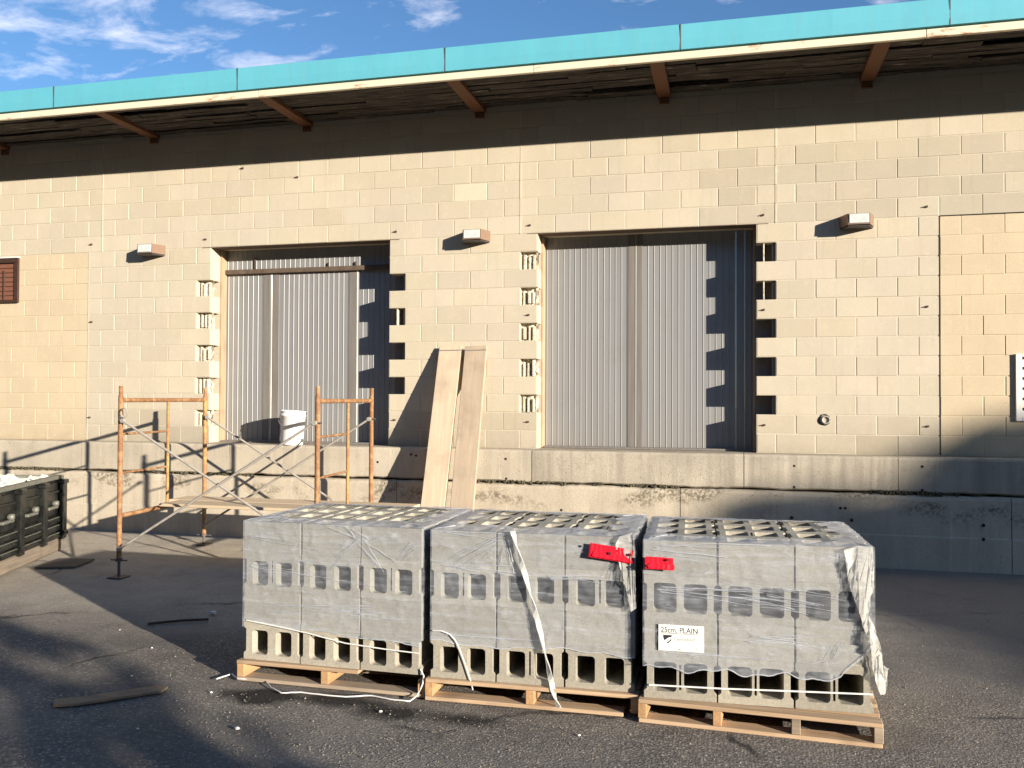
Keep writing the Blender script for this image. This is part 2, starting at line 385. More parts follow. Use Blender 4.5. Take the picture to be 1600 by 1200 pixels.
M_ink = simple('black ink', (.03, .03, .032), .7)
M_inkgrey = simple('grey ink', (.33, .33, .32), .7)
M_sheet = simple('dark plywood sheet', (.14, .12, .10), .85, 0, 6, .3)
M_moss = simple('dry moss', (.085, .075, .045), .95, 0, 30, .5)
M_leaf = simple('leaf', (.055, .085, .028), .6, 0, 3, .5)
M_bark = simple('bark', (.12, .085, .06), .95, 0, 12, .4, .8, .02)
M_pebble = simple('white pebble', (.75, .73, .69), .8, 0, 20, .1)
M_roofing = simple('roofing felt', (.10, .10, .10), .9)

# ------------------------------------------------------------------ mesh helpers
class MB:
    def __init__(s): s.v = []; s.f = []; s.sm = []
    def add(s, vs, fs, smooth=False):
        o = len(s.v); s.v += [tuple(v) for v in vs]
        for f in fs: s.f.append(tuple(i+o for i in f)); s.sm.append(smooth)
    def box(s, x0, x1, y0, y1, z0, z1, M=None):
        vs = [Vector(p) for p in ((x0,y0,z0),(x1,y0,z0),(x1,y1,z0),(x0,y1,z0),(x0,y0,z1),(x1,y0,z1),(x1,y1,z1),(x0,y1,z1))]
        if M: vs = [M @ v for v in vs]
        s.add(vs, [(0,3,2,1),(4,5,6,7),(0,1,5,4),(1,2,6,5),(2,3,7,6),(3,0,4,7)]); return s
    def bbox(s, x0, x1, y0, y1, z0, z1, b=.004, M=None):
        # box with all twelve edges chamfered
        cs = []; idx = {}
        X, Y, Z = (x0, x1), (y0, y1), (z0, z1)
        vs = []
        for i in (0, 1):
            for j in (0, 1):
                for k in (0, 1):
                    bx = b if i == 0 else -b; by = b if j == 0 else -b; bz = b if k == 0 else -b
                    for a, p in enumerate(((X[i], Y[j]+by, Z[k]+bz), (X[i]+bx, Y[j], Z[k]+bz), (X[i]+bx, Y[j]+by, Z[k]))):
                        idx[i, j, k, a] = len(vs); vs.append(Vector(p))
        fs = []
        I = lambda *q: idx[q]
        for i in (0, 1):
            q = [I(i,0,0,0), I(i,1,0,0), I(i,1,1,0), I(i,0,1,0)]; fs.append(q if i else q[::-1])
            q = [I(0,i,0,1), I(0,i,1,1), I(1,i,1,1), I(1,i,0,1)]; fs.append(q if i else q[::-1])
            q = [I(0,0,i,2), I(1,0,i,2), I(1,1,i,2), I(0,1,i,2)]; fs.append(q if i else q[::-1])
        for i in (0, 1):
            for j in (0, 1):
                q = [I(i,j,0,0), I(i,j,1,0), I(i,j,1,1), I(i,j,0,1)]; fs.append(q if (i == j) else q[::-1])
                q = [I(i,0,j,0), I(i,0,j,2), I(i,1,j,2), I(i,1,j,0)]; fs.append(q if (i == j) else q[::-1])
                q = [I(0,i,j,1), I(0,i,j,2), I(1,i,j,2), I(1,i,j,1)]; fs.append(q[::-1] if (i == j) else q)
        for i in (0, 1):
            for j in (0, 1):
                for k in (0, 1):
                    q = [I(i,j,k,0), I(i,j,k,1), I(i,j,k,2)]; fs.append(q if (i+j+k) % 2 == 1 else q[::-1])
        if M: vs = [M @ v for v in vs]
        s.add(vs, fs); return s
    def tube(s, pts, r, n=10, cap=True, rend=None):
        pts = [Vector(p) for p in pts]; rings = []
        for i, p in enumerate(pts):
            d = (pts[min(i+1, len(pts)-1)] - pts[max(i-1, 0)]).normalized()
            a = d.cross(Vector((0, 0, 1)) if abs(d.z) < .9 else Vector((1, 0, 0))).normalized(); b = d.cross(a)
            rr = r if rend is None else r + (rend-r)*i/(len(pts)-1)
            rings.append([p + rr*(math.cos(6.28318*k/n)*a + math.sin(6.28318*k/n)*b) for k in range(n)])
        vs = [v for g in rings for v in g]; fs = []
        for i in range(len(rings)-1):
            for k in range(n): fs.append((i*n+k, i*n+(k+1) % n, (i+1)*n+(k+1) % n, (i+1)*n+k))
        s.add(vs, fs, n > 4)
        if cap:
            s.add(rings[0], [tuple(range(n))[::-1]]); s.add(rings[-1], [tuple(range(n))])
        return s
    def lathe(s, prof, n=20, M=None):
        vs = []
        for r, z in prof:
            for k in range(n):
                v = Vector((r*math.cos(6.28318*k/n), r*math.sin(6.28318*k/n), z)); vs.append(M @ v if M else v)
        fs = [(i*n+k, i*n+(k+1) % n, (i+1)*n+(k+1) % n, (i+1)*n+k) for i in range(len(prof)-1) for k in range(n)]
        s.add(vs, fs, True); return s
    def ribbon(s, pts, w, wdir, th=.0015):
        # flat strap of width w along wdir, with thickness
        pts = [Vector(p) for p in pts]; n = len(pts); vs = []; fs = []
        for i, p in enumerate(pts):
            d = (pts[min(i+1, n-1)] - pts[max(i-1, 0)]).normalized(); wd = Vector(wdir(i) if callable(wdir) else wdir)
            wd = (wd - wd.dot(d)*d).normalized(); nn = d.cross(wd)
            for a, b_ in ((-1, -1), (1, -1), (1, 1), (-1, 1)): vs.append(p + wd*a*w/2 + nn*b_*th/2)
        for i in range(n-1):
            for k in range(4): fs.append((i*4+k, i*4+(k+1) % 4, (i+1)*4+(k+1) % 4, (i+1)*4+k))
        fs += [(3, 2, 1, 0), tuple((n-1)*4+k for k in range(4))]
        s.add(vs, fs); return s
    def mesh(s, name):
        me = bpy.data.meshes.new(name); me.from_pydata(s.v, [], s.f); me.polygons.foreach_set('use_smooth', s.sm)
        bm = bmesh.new(); bm.from_mesh(me); bmesh.ops.recalc_face_normals(bm, faces=bm.faces); bm.to_mesh(me); bm.free()
        me.update(); return me
def link(name, me, m, parent=None):
    o = bpy.data.objects.new(name, me); C.objects.link(o)
    if m and not me.materials: me.materials.append(m)
    if parent:
        o.parent = parent
        o.matrix_parent_inverse = Matrix.Translation(-Vector(parent.location)) if parent.get('_w') else Matrix()
    return o
def obj(name, mb, m, parent=None): return link(name, mb.mesh(name), m, parent)
def tag(o, label=None, cat=None, group=None, kind=None):
    for k, v in (('label', label), ('category', cat), ('group', group), ('kind', kind)):
        if v: o[k] = v
    return o
def thing(name, label, cat, loc=(0, 0, 0), group=None, rot=(0, 0, 0), world=True):
    o = bpy.data.objects.new(name, None); C.objects.link(o); o.location = loc; o.rotation_euler = rot; o.empty_display_size = .2
    if world: o['_w'] = 1            # children given in world coordinates
    return tag(o, label, cat, group)
def fbm(x, y, z=0.): return noise.fractal(Vector((x, y, z)), 1., 2., 4)

# ------------------------------------------------------------------ ground
def gz(x, y):
    z = -1.2114 + (.036*(y+3.6) if y > -3.6 else 0)
    return z
def ground():
    xs = [-70, -40, -20, -12] + [-8+i*.075 for i in range(int(18/.075)+1)] + [12, 16, 24, 45, 80]
    ys = [-80, -50, -30, -18, -12] + [-9+i*.075 for i in range(int(9/.075)+1)] + [.4]
    vs = []
    for y in ys:
        for x in xs:
            z = gz(x, y)
            if -8 <= x <= 10 and -9 <= y <= -.3: z += .012*fbm(x*.5, y*.5) + .0035*fbm(x*4, y*4, 5) - .004
            vs.append((x, y, z))
    nx = len(xs)
    fs = [(j*nx+i, j*nx+i+1, (j+1)*nx+i+1, (j+1)*nx+i) for j in range(len(ys)-1) for i in range(nx-1)]
    m = MB(); m.add(vs, fs, True)
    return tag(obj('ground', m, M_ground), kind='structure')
ground()
# ground carries on under and behind the building so that the sheet reaches the horizon
mb = MB(); mb.add([(-70, .4, -1.08), (80, .4, -1.08), (80, 150, -1.08), (-70, 150, -1.08)], [(0, 1, 2, 3)])
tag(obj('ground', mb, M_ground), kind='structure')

# ------------------------------------------------------------------ block wall
U = .2*.9794                        # half block along the wall
XL, XR = -40, 50                    # wall extent in half blocks
TOP = 19
DOORS = ((-12, 0), (9, 21))
def in_door(p0, p1, c): return any(p0 >= a and p1 <= b and c < 12 for a, b in DOORS)
GAPS = [(-13, -12, c) for c in (1, 3, 5, 7, 9)] + [(0, 1, c) for c in (3, 5, 7, 9)] + \
       [(8, 9, c) for c in (2, 4, 6, 8, 10)] + [(21, 22, c) for c in (2, 4, 6, 8, 10)]
def zone(p, c):
    if c < 12 and p < -21: return 'left'
    if c < 12 and p >= 30: return 'right'
    return 'main'
def runs(c):
    """list of blocks (p0, p1) of course c: running bond broken at openings, infills and joints"""
    cuts = {XL, XR}
    if c < 12:
        for a, b in DOORS: cuts |= {a, b}
        cuts |= {-21, 30}
        for a, b, cc in GAPS:
            if cc == c: cuts |= {a, b}
    else: cuts |= {-20, 8, 22}
    for p in range(XL, XR+1):
        if p % 2 == c % 2: cuts.add(p)
    cs = sorted(cuts)
    return [(a, b) for a, b in zip(cs[:-1], cs[1:]) if not in_door(a, b, c) and (a, b, c) not in GAPS]
def project(P):
    d = Vector(P)-CAM; z = d.dot(fw); return (800+1364*d.dot(rx)/z, 600-1364*d.dot(up)/z)
wall = thing('block_wall', 'long cream painted concrete block wall with toothed openings around two loading doors', 'wall', (2.4, 0, 0))
wl = thing('block_wall', 'tan blocked-up bay of the wall at the far left, with a brown louvre in it', 'wall', (-6, 0, 0))
wr = thing('block_wall', 'tan blocked-up bay of the wall at the far right, with a white louvre beside it', 'wall', (7.5, 0, 0))
ROOTS = {'main': wall, 'left': wl, 'right': wr}
LOUV_L = (-5.90, -5.235, 1.70, 2.28)       # opening in the left bay
cells = {'main': [], 'left': [], 'right': []}
core = {'main': MB(), 'left': MB(), 'right': MB()}
for c in range(TOP):
    z0, z1 = c*.2, (c+1)*.2
    rs = runs(c)
    for a, b in rs:
        zn = zone(a, c)
        core[zn].box(a*U, b*U, .0035 if zn == 'main' else .006, .2, z0, z1)
        cells[zn].append((a, b, c))
def block_mesh(w, j, depth=.03, chamf=.004):
    h = .2-j; x0, x1 = j/2, w-j/2
    m = MB(); e = chamf
    fr = [(x0+e, 0, j/2+e), (x1-e, 0, j/2+e), (x1-e, 0, j/2+h-e), (x0+e, 0, j/2+h-e)]
    ed = [(x0, e, j/2), (x1, e, j/2), (x1, e, j/2+h), (x0, e, j/2+h)]
    bk = [(x, depth, z) for x, y, z in ed]
    m.add(fr+ed+bk, [(0, 1, 2, 3)] + [(i, 4+i, 4+(i+1) % 4, (i+1) % 4) for i in range(4)] + [(4+i, 8+i, 8+(i+1) % 4, 4+(i+1) % 4) for i in range(4)])
    return m
cache = {}
def get_block(zn, w, k):
    key = (zn, w, k)
    if key not in cache:
        j = (.008, .010, .012)[k]
        me = block_mesh(w*U, j, .19 if zn == 'main' else .05, (.0018, .0025, .0032)[k]).mesh('concrete_block'); me.materials.append(M_block if zn == 'main' else M_tan); cache[key] = me
    return cache[key]
for zn in cells:
    lst = []
    for a, b, c in cells[zn]:
        q = [project((x, 0, z)) for x, z in ((a*U, c*.2), (b*U, c*.2), (b*U, c*.2+.2), (a*U, c*.2+.2))]
        vis = all(-20 < px < 1620 and -20 < py for px, py in q)
        area = abs(sum(q[i][0]*q[(i+1) % 4][1]-q[(i+1) % 4][0]*q[i][1] for i in range(4)))/2
        lst.append((area if vis else area*.01, a, b, c))
    lst.sort(reverse=True)
    stuff = MB()
    lou = LOUV_L
    for n, (ar, a, b, c) in enumerate(lst):
        x0, x1, z0, z1 = a*U, b*U, c*.2, c*.2+.2
        dy = rng.uniform(-.0015, .0015) + (.002 if zn != 'main' else 0)
        dx, dz = rng.uniform(-.0012, .0012), rng.uniform(-.0012, .0012)
        k = rng.randrange(3)
        if n < 300:
            o = link('concrete_block', get_block(zn, b-a, k), None, ROOTS[zn])
            o.location = (x0+dx, dy, z0+dz)
            v = 1.0
            if zn == 'main':
                v = rng.choice((1, 1, 1, .985, 1.01, .97))
                if c <= 1: v *= rng.uniform(.86, .96)
                if c >= 12 and x0 > 3.4 and c < 16: v *= rng.uniform(.84, .95)
                if (a, b, c) == (4, 6, 14): v = 1.16
                o.color = (v*rng.uniform(.99, 1.01), v, v*rng.uniform(.97, 1.02), 1)
        else:
            bm_ = block_mesh((b-a)*U, (.008, .010, .012)[k], .05)
            stuff.add([(x+x0, y+dy, z+z0) for x, y, z in bm_.v], bm_.f)
    if stuff.v:
        o = obj('concrete_blocks', stuff, M_blocki if zn == 'main' else M_tani, ROOTS[zn]); o['kind'] = 'stuff'
obj('mortar', core['main'], M_mortar, wall); obj('mortar', core['left'], M_mortar_tan, wl); obj('mortar', core['right'], M_mortar_tan, wr)
obj('top_course', MB().box(XL*U, XR*U, .001, .2, 3.801, 3.955), M_mortar, wall)
# inner leaf that closes the building behind the blocks
il = MB()
xs0, xs1 = XL*U, XR*U
for a, b in ((xs0, -12*U), (0, 9*U), (21*U, xs1)): il.box(a, b, .203, .42, 0, 2.4)
il.box(xs0, xs1, .203, .42, 2.402, 3.8)
obj('inner_leaf', il, M_mortar, wall)
# steel angle under each lintel
for a, b in DOORS:
    obj('lintel_angle', MB().box(a*U-.12, b*U+.12, -.002, .19, 2.394, 2.4005), M_lintel, wall)
# vertical control joints
for p, c0 in ((-20, 12), (8, 12), (22, 12)):
    m = MB(); z = c0*.2
    while z < 3.78:
        h = min(.2, 3.79-z); w = rng.uniform(.004, .008); m.box(p*U-w, p*U+w, -.004, .004, z+.003, z+h-.003); z += .2
    obj('control_joint', m, M_sealant, wall)
for p, hh in ((-21, 2.4), (30, 2.4)):
    obj('edge_joint', MB().box(p*U-.006, p*U+.006, -.0025, .006, .01, hh), M_dark if p > 0 else M_mortar, wall)
obj('edge_joint', MB().box(30*U+.01, 30*U+.85, -.004, .004, 2.395, 2.404), M_dark, wall)
# broken block ends in the toothing
for gi, (a, b, c) in enumerate(GAPS):
    x0, x1, z0, z1 = a*U, b*U, c*.2, c*.2+.2
    if a in (-13, 8):
        m = MB()
        bp = []; nxx, nzz = 7, 6
        for j in range(nzz+1):
            for i in range(nxx+1):
                bp.append((x0+(x1-x0)*i/nxx, .085+.03*fbm(i*.8+gi*7, j*.8)+.02*(i in (2, 5)), z0+.002+(z1-z0-.004)*j/nzz))
        m.add(bp, [(j*(nxx+1)+i, j*(nxx+1)+i+1, (j+1)*(nxx+1)+i+1, (j+1)*(nxx+1)+i) for j in range(nzz) for i in range(nxx)])
        for q in range(3):
            xc = x0+.035+q*.052+rng.uniform(-.008, .008); w = rng.uniform(.009, .016)
            zt = z1-.004-rng.uniform(0, .05); zb = z0+.002+rng.choice((0, 0, .02))
            m.bbox(xc-w, xc+w, .035+rng.uniform(0, .03), .125, zb, zt, .004)
        for q in range(5):
            xx, zz = rng.uniform(x0+.02, x1-.02), z0+.008
            m.box(xx-.008, xx+.008, rng.uniform(.03, .06), .1, z0+.001, zz)
        obj('broken_block', m, M_raw, wall)
    else:
        m = MB(); m.box(x0, x1, .185, .2, z0+.002, z1-.002); m.bbox(x1-.035, x1-.001, .03, .18, z0+.002, z1-.002, .004)
        obj('broken_block', m, M_doorstrip, wall)  # dark colour stands in for the shadow inside these gaps
        if (a, c) in ((21, 10), (21, 8), (0, 7)):
            xx = x0+(.075 if a == 21 else .09)
            obj('broken_web', MB().bbox(xx-.007, xx+.007, .02, .17, z0+.002, z1-.002, .002), M_raw, wall)
# small rusty wall ties left in the joints
def ony(px, py, Y):
    d = fw + rx*((px-800)/1364.091) - up*((py-600)/1364.091); t = (Y-CAM.y)/d.y; return CAM+d*t
def onz(px, py, Z):
    d = fw + rx*((px-800)/1364.091) - up*((py-600)/1364.091); t = (Z-CAM.z)/d.z; return CAM+d*t
def ong(px, py):
    y = -3
    for _ in range(20): P = onz(px, py, gz(0, y)); y = P.y
    return P
for px, py in ((142, 382), (1190, 336), (1445, 323), (1191, 484), (1446, 479), (1192, 664), (1447, 666), (617, 362), (826, 352), (824, 492), (823, 659), (615, 656), (320, 374), (142, 503), (139, 652), (463, 277), (378, 263)):
    P = ony(px, py, 0); m = MB()
    m.box(-.024, .022, -.012, .01, -.005, .005, Matrix.Translation(P) @ Matrix.Rotation(R(-14), 4, 'Y'))
    m.box(.008, .026, -.016, .01, -.010, .009, Matrix.Translation(P))
    obj('wall_tie', m, M_bolt, wall)
# knocked-out hole with a pipe stub
P = ony(1288, 656, 0); m = MB()
m.lathe([(.062, -.002), (.058, -.006), (.05, -.003), (.05, .0)], 9, Matrix.Translation(P) @ Matrix.Rotation(R(-90), 4, 'X'))
h = obj('pipe_hole', m, M_dark, wall)
m = MB().lathe([(.0, .0), (.044, 0), (.044, .02), (.032, .022), (.03, .008), (.0, .008)], 14, Matrix.Translation(P+Vector((.012, -.006, .0))) @ Matrix.Rotation(R(90), 4, 'X'))
obj('pipe_stub', m, simple('pipe grey', (.35, .32, .27), .7), h)

# ------------------------------------------------------------------ dock doors
def ribbed(x0, x1, y, z0, z1, pitch=.0665):
    xs = []; n = max(1, round((x1-x0)/pitch)); st = (x1-x0)/n
    prof = []
    for i in range(n):
        a = x0+i*st
        prof += [(a, y), (a+st*.80, y), (a+st*.86, y-.0042), (a+st*.93, y-.0042), (a+st*.985, y)]
    prof.append((x1, y))
    m = MB(); vs = [(px, py, z) for z in (z0, z1) for px, py in prof]; k = len(prof)
    m.add(vs, [(i, i+1, k+i+1, k+i) for i in range(k-1)])
    m.box(x0, x1, y+.012, y+.05, z0, z1)
    return m
def dock_door(p0, p1, label, strips, header):
    x0, x1 = p0*U, p1*U; Y = .33
    root = thing('dock_door', label, 'door', ((x0+x1)/2, Y, 0), 'loading dock doors')
    edges = [x0-.02] + [s for s in strips] + [x1+.02]
    cur = x0-.02
    zt = 2.13 if header else 2.46
    for kind, a, b in strips + [('end', x1+.02, x1+.02)]:
        if a > cur+.01: obj('door_leaf', ribbed(cur, a, Y, .012, zt), M_door, root)
        if kind == 'dark': obj('seal_strip', MB().bbox(a+.001, b-.001, Y-.009, Y+.04, .012, zt, .003), M_doorstrip, root)
        if kind == 'bright': obj('edge_strip', MB().bbox(a+.001, b-.001, Y-.012, Y+.04, .012, zt, .003), M_doorbright, root)
        cur = b
    if header:
        obj('header_panel', ribbed(x0-.02, x1+.02, Y-.012, 2.16, 2.46), M_door, root)
        obj('track_rail', MB().bbox(x0-.01, x1+.01, Y-.055, Y+.0, 2.10, 2.158, .006), M_lintel, root)
        for q in (.42, 1.42, 1.78):
            obj('track_bolt', MB().bbox(x0+q, x0+q+.018, Y-.04, Y-.02, 2.165, 2.30 if q == .42 else 2.21, .003), M_bolt, root)
    # timber lining of the opening
    obj('jamb', MB().bbox(x0+.002, x0+.024, .204, .318, .003, 2.396, .002), M_frame_wood, root)
    obj('jamb', MB().bbox(x1-.024, x1-.002, .204, .318, .003, 2.396, .002), M_frame_wood, root)
    obj('sill_board', MB().bbox(x0+.03, x1-.03, .20, .30, .0, .022, .003), M_doorstrip, root)
X = lambda px: ony(px, 560, .33).x
dock_door(-12, 0, 'left grey ribbed sliding dock door, behind the scaffold and white bucket',
          [('dark', X(411), X(421)), ('bright', X(421), X(425)), ('dark', X(425), X(436)), ('dark', X(545), X(556)), ('bright', X(556), X(559))], True)
dock_door(9, 21, 'right grey ribbed sliding dock door, wider lit one above the middle and right block pallets',
          [('dark', X(981), X(992)), ('bright', X(992), X(994.5)), ('dark', X(994.5), X(1004)), ('bright', X(1149), X(1151)), ('bright', X(1163), X(1165))], False)

# ------------------------------------------------------------------ concrete ledge and dock base
led = thing('concrete_ledge', 'projecting grey concrete ledge running along the foot of the block wall', 'ledge', (2, -.1, -.35))
LY = -.20
def ledge_seg(x0, x1, m, y=LY, zt=0, zb=-.352):
    # top edge rounded off; lower edge ragged
    n = max(2, int((x1-x0)/.06)); g = MB(); vs = []
    for i in range(n+1):
        x = x0+(x1-x0)*i/n; r = .012*fbm(x*3.1, 1.7) + .006*fbm(x*11, 3.3); e = .004*fbm(x*9, 8)
        pr = [(.42, zb+r), (y+.02, zb+r), (y, zb+.015+r), (y+e*.3, zt-.030+e), (y+.010, zt-.010+e), (y+.030, zt-.0015), (.42, zt-.0015)]
        vs += [(x, a, b) for a, b in pr]
    k = 7
    fs = [(i*k+j, (i+1)*k+j, (i+1)*k+j+1, i*k+j+1) for i in range(n) for j in range(k-1)]
    fs += [tuple(range(k))[::-1], tuple(n*k+j for j in range(k))]
    g.add(vs, fs); o = obj('ledge_segment', g, m, led); return o
segs = [(-10, -4.03, M_ledge, 0), (-4.022, -1.955, M_ledge, .002), (-1.947, 1.748, M_ledge, 0), (1.757, 3.98, M_ledge2, .004), (3.988, 5.45, M_ledge2, .002), (5.456, 11, M_ledge2, .0)]
for a, b, m, dy in segs: ledge_seg(a, b, m, LY-dy)
ties = [(790, 717), (876, 717), (1051, 721), (1241, 728), (791, 748), (1241, 761), (590, 722), (650, 712), (1441, 729), (1441, 766), (642, 710)]
for px, py in ties:
    P = ony(px, py, LY-.003); obj('tie_hole', MB().lathe([(.0, .0), (.013, 0), (.016, .006)], 8, Matrix.Translation(P) @ Matrix.Rotation(R(-90), 4, 'X')), M_dark, led)
base = thing('dock_wall', 'lower poured concrete dock wall below the ledge, stained and meeting the yard', 'wall', (2, -.2, -1.2))
def base_seg(x0, x1, y=-.245):
    n = max(2, int((x1-x0)/.05)); g = MB(); vs = []
    for i in range(n+1):
        x = x0+(x1-x0)*i/n; r = .013*fbm(x*1.3, 11.7)+.010*fbm(x*6, 4)
        pr = [(.42, -.377+r*.5), (y+.03, -.372+r*.6), (y+.006, -.384+r), (y-.002, -.41+r), (y-.002, -.76), (y-.012, -.775), (y-.014, -1.5), (.42, -1.5)]
        vs += [(x, a, b) for a, b in pr]
    k = 8
    fs = [(i*k+j, (i+1)*k+j, (i+1)*k+j+1, i*k+j+1) for i in range(n) for j in range(k-1)] + [tuple(range(k))[::-1], tuple(n*k+j for j in range(k))]
    g.add(vs, fs); return obj('wall_segment', g, M_base, base)
for a, b in ((-10, -3.95), (-3.942, .2), (.206, 3.34), (3.348, 6.44), (6.447, 11)): base_seg(a, b)
for px, py in ((877, 797), (1331, 813), (1313, 794), (1321, 794), (1537, 821), (1537, 843), (1237, 809)):
    P = ony(px, py, -.249 if py < 800 else -.262); obj('tie_hole', MB().lathe([(.0, .0), (.014, 0), (.017, .006)], 8, Matrix.Translation(P) @ Matrix.Rotation(R(-90), 4, 'X')), M_dark, base)
# dry moss and crumbs caught in the open joint
m = MB()
for i in range(900):
    x = rng.uniform(-6, 7.5)
    d = fbm(x*.9, 20.5) + .25*fbm(x*5, 3)
    if d < .05: continue
    s = rng.uniform(.006, .017)*(1+d); P = Vector((x, -.215-rng.uniform(0, .02), -.372+rng.uniform(0, .02)+s*.4))
    Q = Matrix.Translation(P) @ Matrix.Rotation(rng.uniform(0, 6), 4, 'Z') @ Matrix.Rotation(rng.uniform(-.8, .8), 4, 'X')
    m.add([Q @ Vector(v)*1 for v in ((-s, 0, -s*.6), (s, 0, -s*.6), (0, s, -s*.5), (0, -s*.8, -s*.5), (rng.uniform(-.3, .3)*s, 0, s))], [(0, 3, 4), (3, 1, 4), (1, 2, 4), (2, 0, 4)])
tag(obj('moss', m, M_moss), 'dry moss and grit along the open joint under the concrete ledge', 'moss', kind='stuff')

# ------------------------------------------------------------------ roof edge
roof = thing('roof_eave', 'overhanging roof edge with teal metal fascia, cream trim and rotten soffit', 'roof', (1, -1, 3.8))
OV = -1.05
sx = [-10.79, -8.43, -6.07, -3.71, -1.34, 1.03, 3.39, 5.74, 8.1, 10.5]
for a, b in zip(sx[:-1], sx[1:]):
    g = MB(); n = 12; vs = []
    for i in range(n+1):
        x = a+.003+(b-a-.006)*i/n; w = .004*fbm(x*2, 9)
        vs += [(x, OV-.028+w*.4, 3.888), (x, OV-.028+w*.4, 3.894), (x, OV-.03+w, 3.98), (x, OV-.024+w, 4.128), (x, OV-.014, 4.135), (x, OV+.09, 4.14), (x, OV+.09, 3.888)]
    k = 7; fs = [(i*k+j, (i+1)*k+j, (i+1)*k+(j+1) % k, i*k+(j+1) % k) for i in range(n) for j in range(k)]
    fs += [tuple(range(k))[::-1], tuple(n*k+j for j in range(k))]
    g.add(vs, fs); fp = obj('fascia_panel', g, M_teal, roof)
    obj('seam', MB().box(b-.006, b+.006, OV-.031, OV-.02, 3.892, 4.13), M_roofing, fp)
x = -10.8
while x < 10.5:
    L = rng.choice((2.4, 3.05, 3.6)); b = min(10.5, x+L)
    obj('trim_board', MB().bbox(x+.002, b-.002, OV-.012, OV+.03, 3.800, 3.872, .004), M_trim, roof); x = b
obj('roof_deck', MB().box(-10.8, 10.5, OV+.095, 3.0, 3.96, 4.10), M_roofing, roof)
obj('fascia_backing', MB().box(-10.8, 10.5, OV+.032, OV+.085, 3.83, 3.957), M_roofing, roof)
nb = 10
for r_ in range(nb):
    y0 = OV+.04 + (1.05-.05)*r_/nb; y1 = y0 + (1.0/nb) - .012
    x = -10.8 + rng.uniform(-1, 0)
    while x < 10.5:
        L = rng.uniform(1.1, 2.6); dz = rng.uniform(-.012, .012); tilt = rng.uniform(-.012, .012)
        q = MB(); n = 8; vs = []
        for i in range(n+1):
            xx = x+.004+(L-.008)*i/n; s = .008*fbm(xx*1.7, r_*3.1); e = .012*fbm(xx*6, r_*2.3)
            vs += [(xx, y0+e, 3.845+dz+s), (xx, y1+e*.5, 3.845+dz+s+tilt), (xx, y1, 3.863+dz+s+tilt), (xx, y0, 3.863+dz+s)]
        fs = [(i*4+j, (i+1)*4+j, (i+1)*4+(j+1) % 4, i*4+(j+1) % 4) for i in range(n) for j in range(4)] + [(3, 2, 1, 0), tuple(n*4+j for j in range(4))]
        q.add(vs, fs)
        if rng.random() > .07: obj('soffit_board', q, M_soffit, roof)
        x += L
for i, bx in enumerate((-7.5, -5.42, -3.16, -1.06, 1.09, 3.16, 5.2, 7.3)):
    q = MB()
    w = .070
    q.bbox(bx-w, bx+w, OV+.036, -.002, 3.801, 3.814, .003)          # bottom flange
    q.bbox(bx-.012, bx+.012, OV+.036, -.002, 3.815, 3.95, .003)
    q.bbox(bx-w, bx-w+.012, OV+.036, -.002, 3.815, 3.86, .003); q.bbox(bx+w-.012, bx+w, OV+.036, -.002, 3.815, 3.86, .003)
    o = obj('roof_bracket', q, M_beam, roof)
    obj('bearing_plate', MB().bbox(bx-.05, bx+.05, -.035, -.003, 3.735, 3.799, .003), M_beam, o)

# ------------------------------------------------------------------ wall lamps
def wall_lamp(px0, px1, py, label):
    cx = (ony(px0, py, -.1).x + ony(px1, py, -.1).x)/2; cz = ony((px0+px1)/2, py, -.13).z
    root = thing('wall_lamp', label, 'lamp', (cx, 0, cz), 'wall pack lamps above the doors', world=False)
    d, w, w2, h = .19, .165, .105, .058
    def trap(w, w2, y0, y1, z0, z1):
        m = MB(); t = .006
        vs = [(-w, y0, z0), (w, y0, z0), (w2, y1, z0), (-w2, y1, z0), (-w, y0, z1), (w, y0, z1), (w2, y1+t, z1-.004), (-w2, y1+t, z1-.004)]
        m.add(vs, [(0, 1, 2, 3), (7, 6, 5, 4), (0, 4, 5, 1), (1, 5, 6, 2), (2, 6, 7, 3), (3, 7, 4, 0)]); return m
    o = obj('housing', trap(w, w2, -.004, -d, -h, h), M_lamp, root)
    obj('lens', MB().bbox(-w2+.012, w2-.012, -d-.006, -d+.01, -h+.012, h-.010, .003), M_lens, root)
    obj('base_plate', trap(w-.01, w2-.006, -.004, -d+.012, -h-.016, -h-.001), M_lampback, root)
    return root
wall_lamp(213, 253, 389, 'leftmost bronze wall lamp with a glass front, left of the left dock door')
wall_lamp(720, 761, 367, 'bronze wall lamp with a glass front, on the pier between the two dock doors')
wall_lamp(1315, 1366, 343, 'rightmost bronze wall lamp with a glass front, right of the right dock door')

# ------------------------------------------------------------------ louvres in the bays
a0, a1 = ony(-70, 440, 0).x, ony(31, 440, 0).x
zt, zb = ony(20, 404, 0).z, ony(20, 473, 0).z
lv = thing('louvre', 'brown slatted louvre window set in the tan bay at the left edge', 'window', ((a0+a1)/2, 0, zb))
for q in ((a0, a1, zt-.06, zt), (a0, a1, zb, zb+.03), (a1-.065, a1, zb+.031, zt-.061), (a0, a0+.05, zb+.031, zt-.061)):
    obj('frame', MB().bbox(q[0], q[1], -.035, -.006, q[2], q[3], .003), M_brown_d, lv)
obj('drip_edge', MB().bbox(a0-.01, a1+.005, -.045, -.003, zt+.001, zt+.018, .002), M_white, lv)
mx = ony(8, 440, 0).x
obj('mullion', MB().bbox(mx-.012, mx+.012, -.03, -.006, zb+.031, zt-.16, .003), M_brown_d, lv)
zz = zb+.032
while zz < zt-.09:
    obj('slat', MB().bbox(a0+.051, a1-.066, -.020, -.006, zz, zz+.055, .006), M_brown, lv); zz += .060
b0, zt2, zb2 = ony(1586, 600, 0).x, ony(1590, 553, 0).z, ony(1590, 658, 0).z
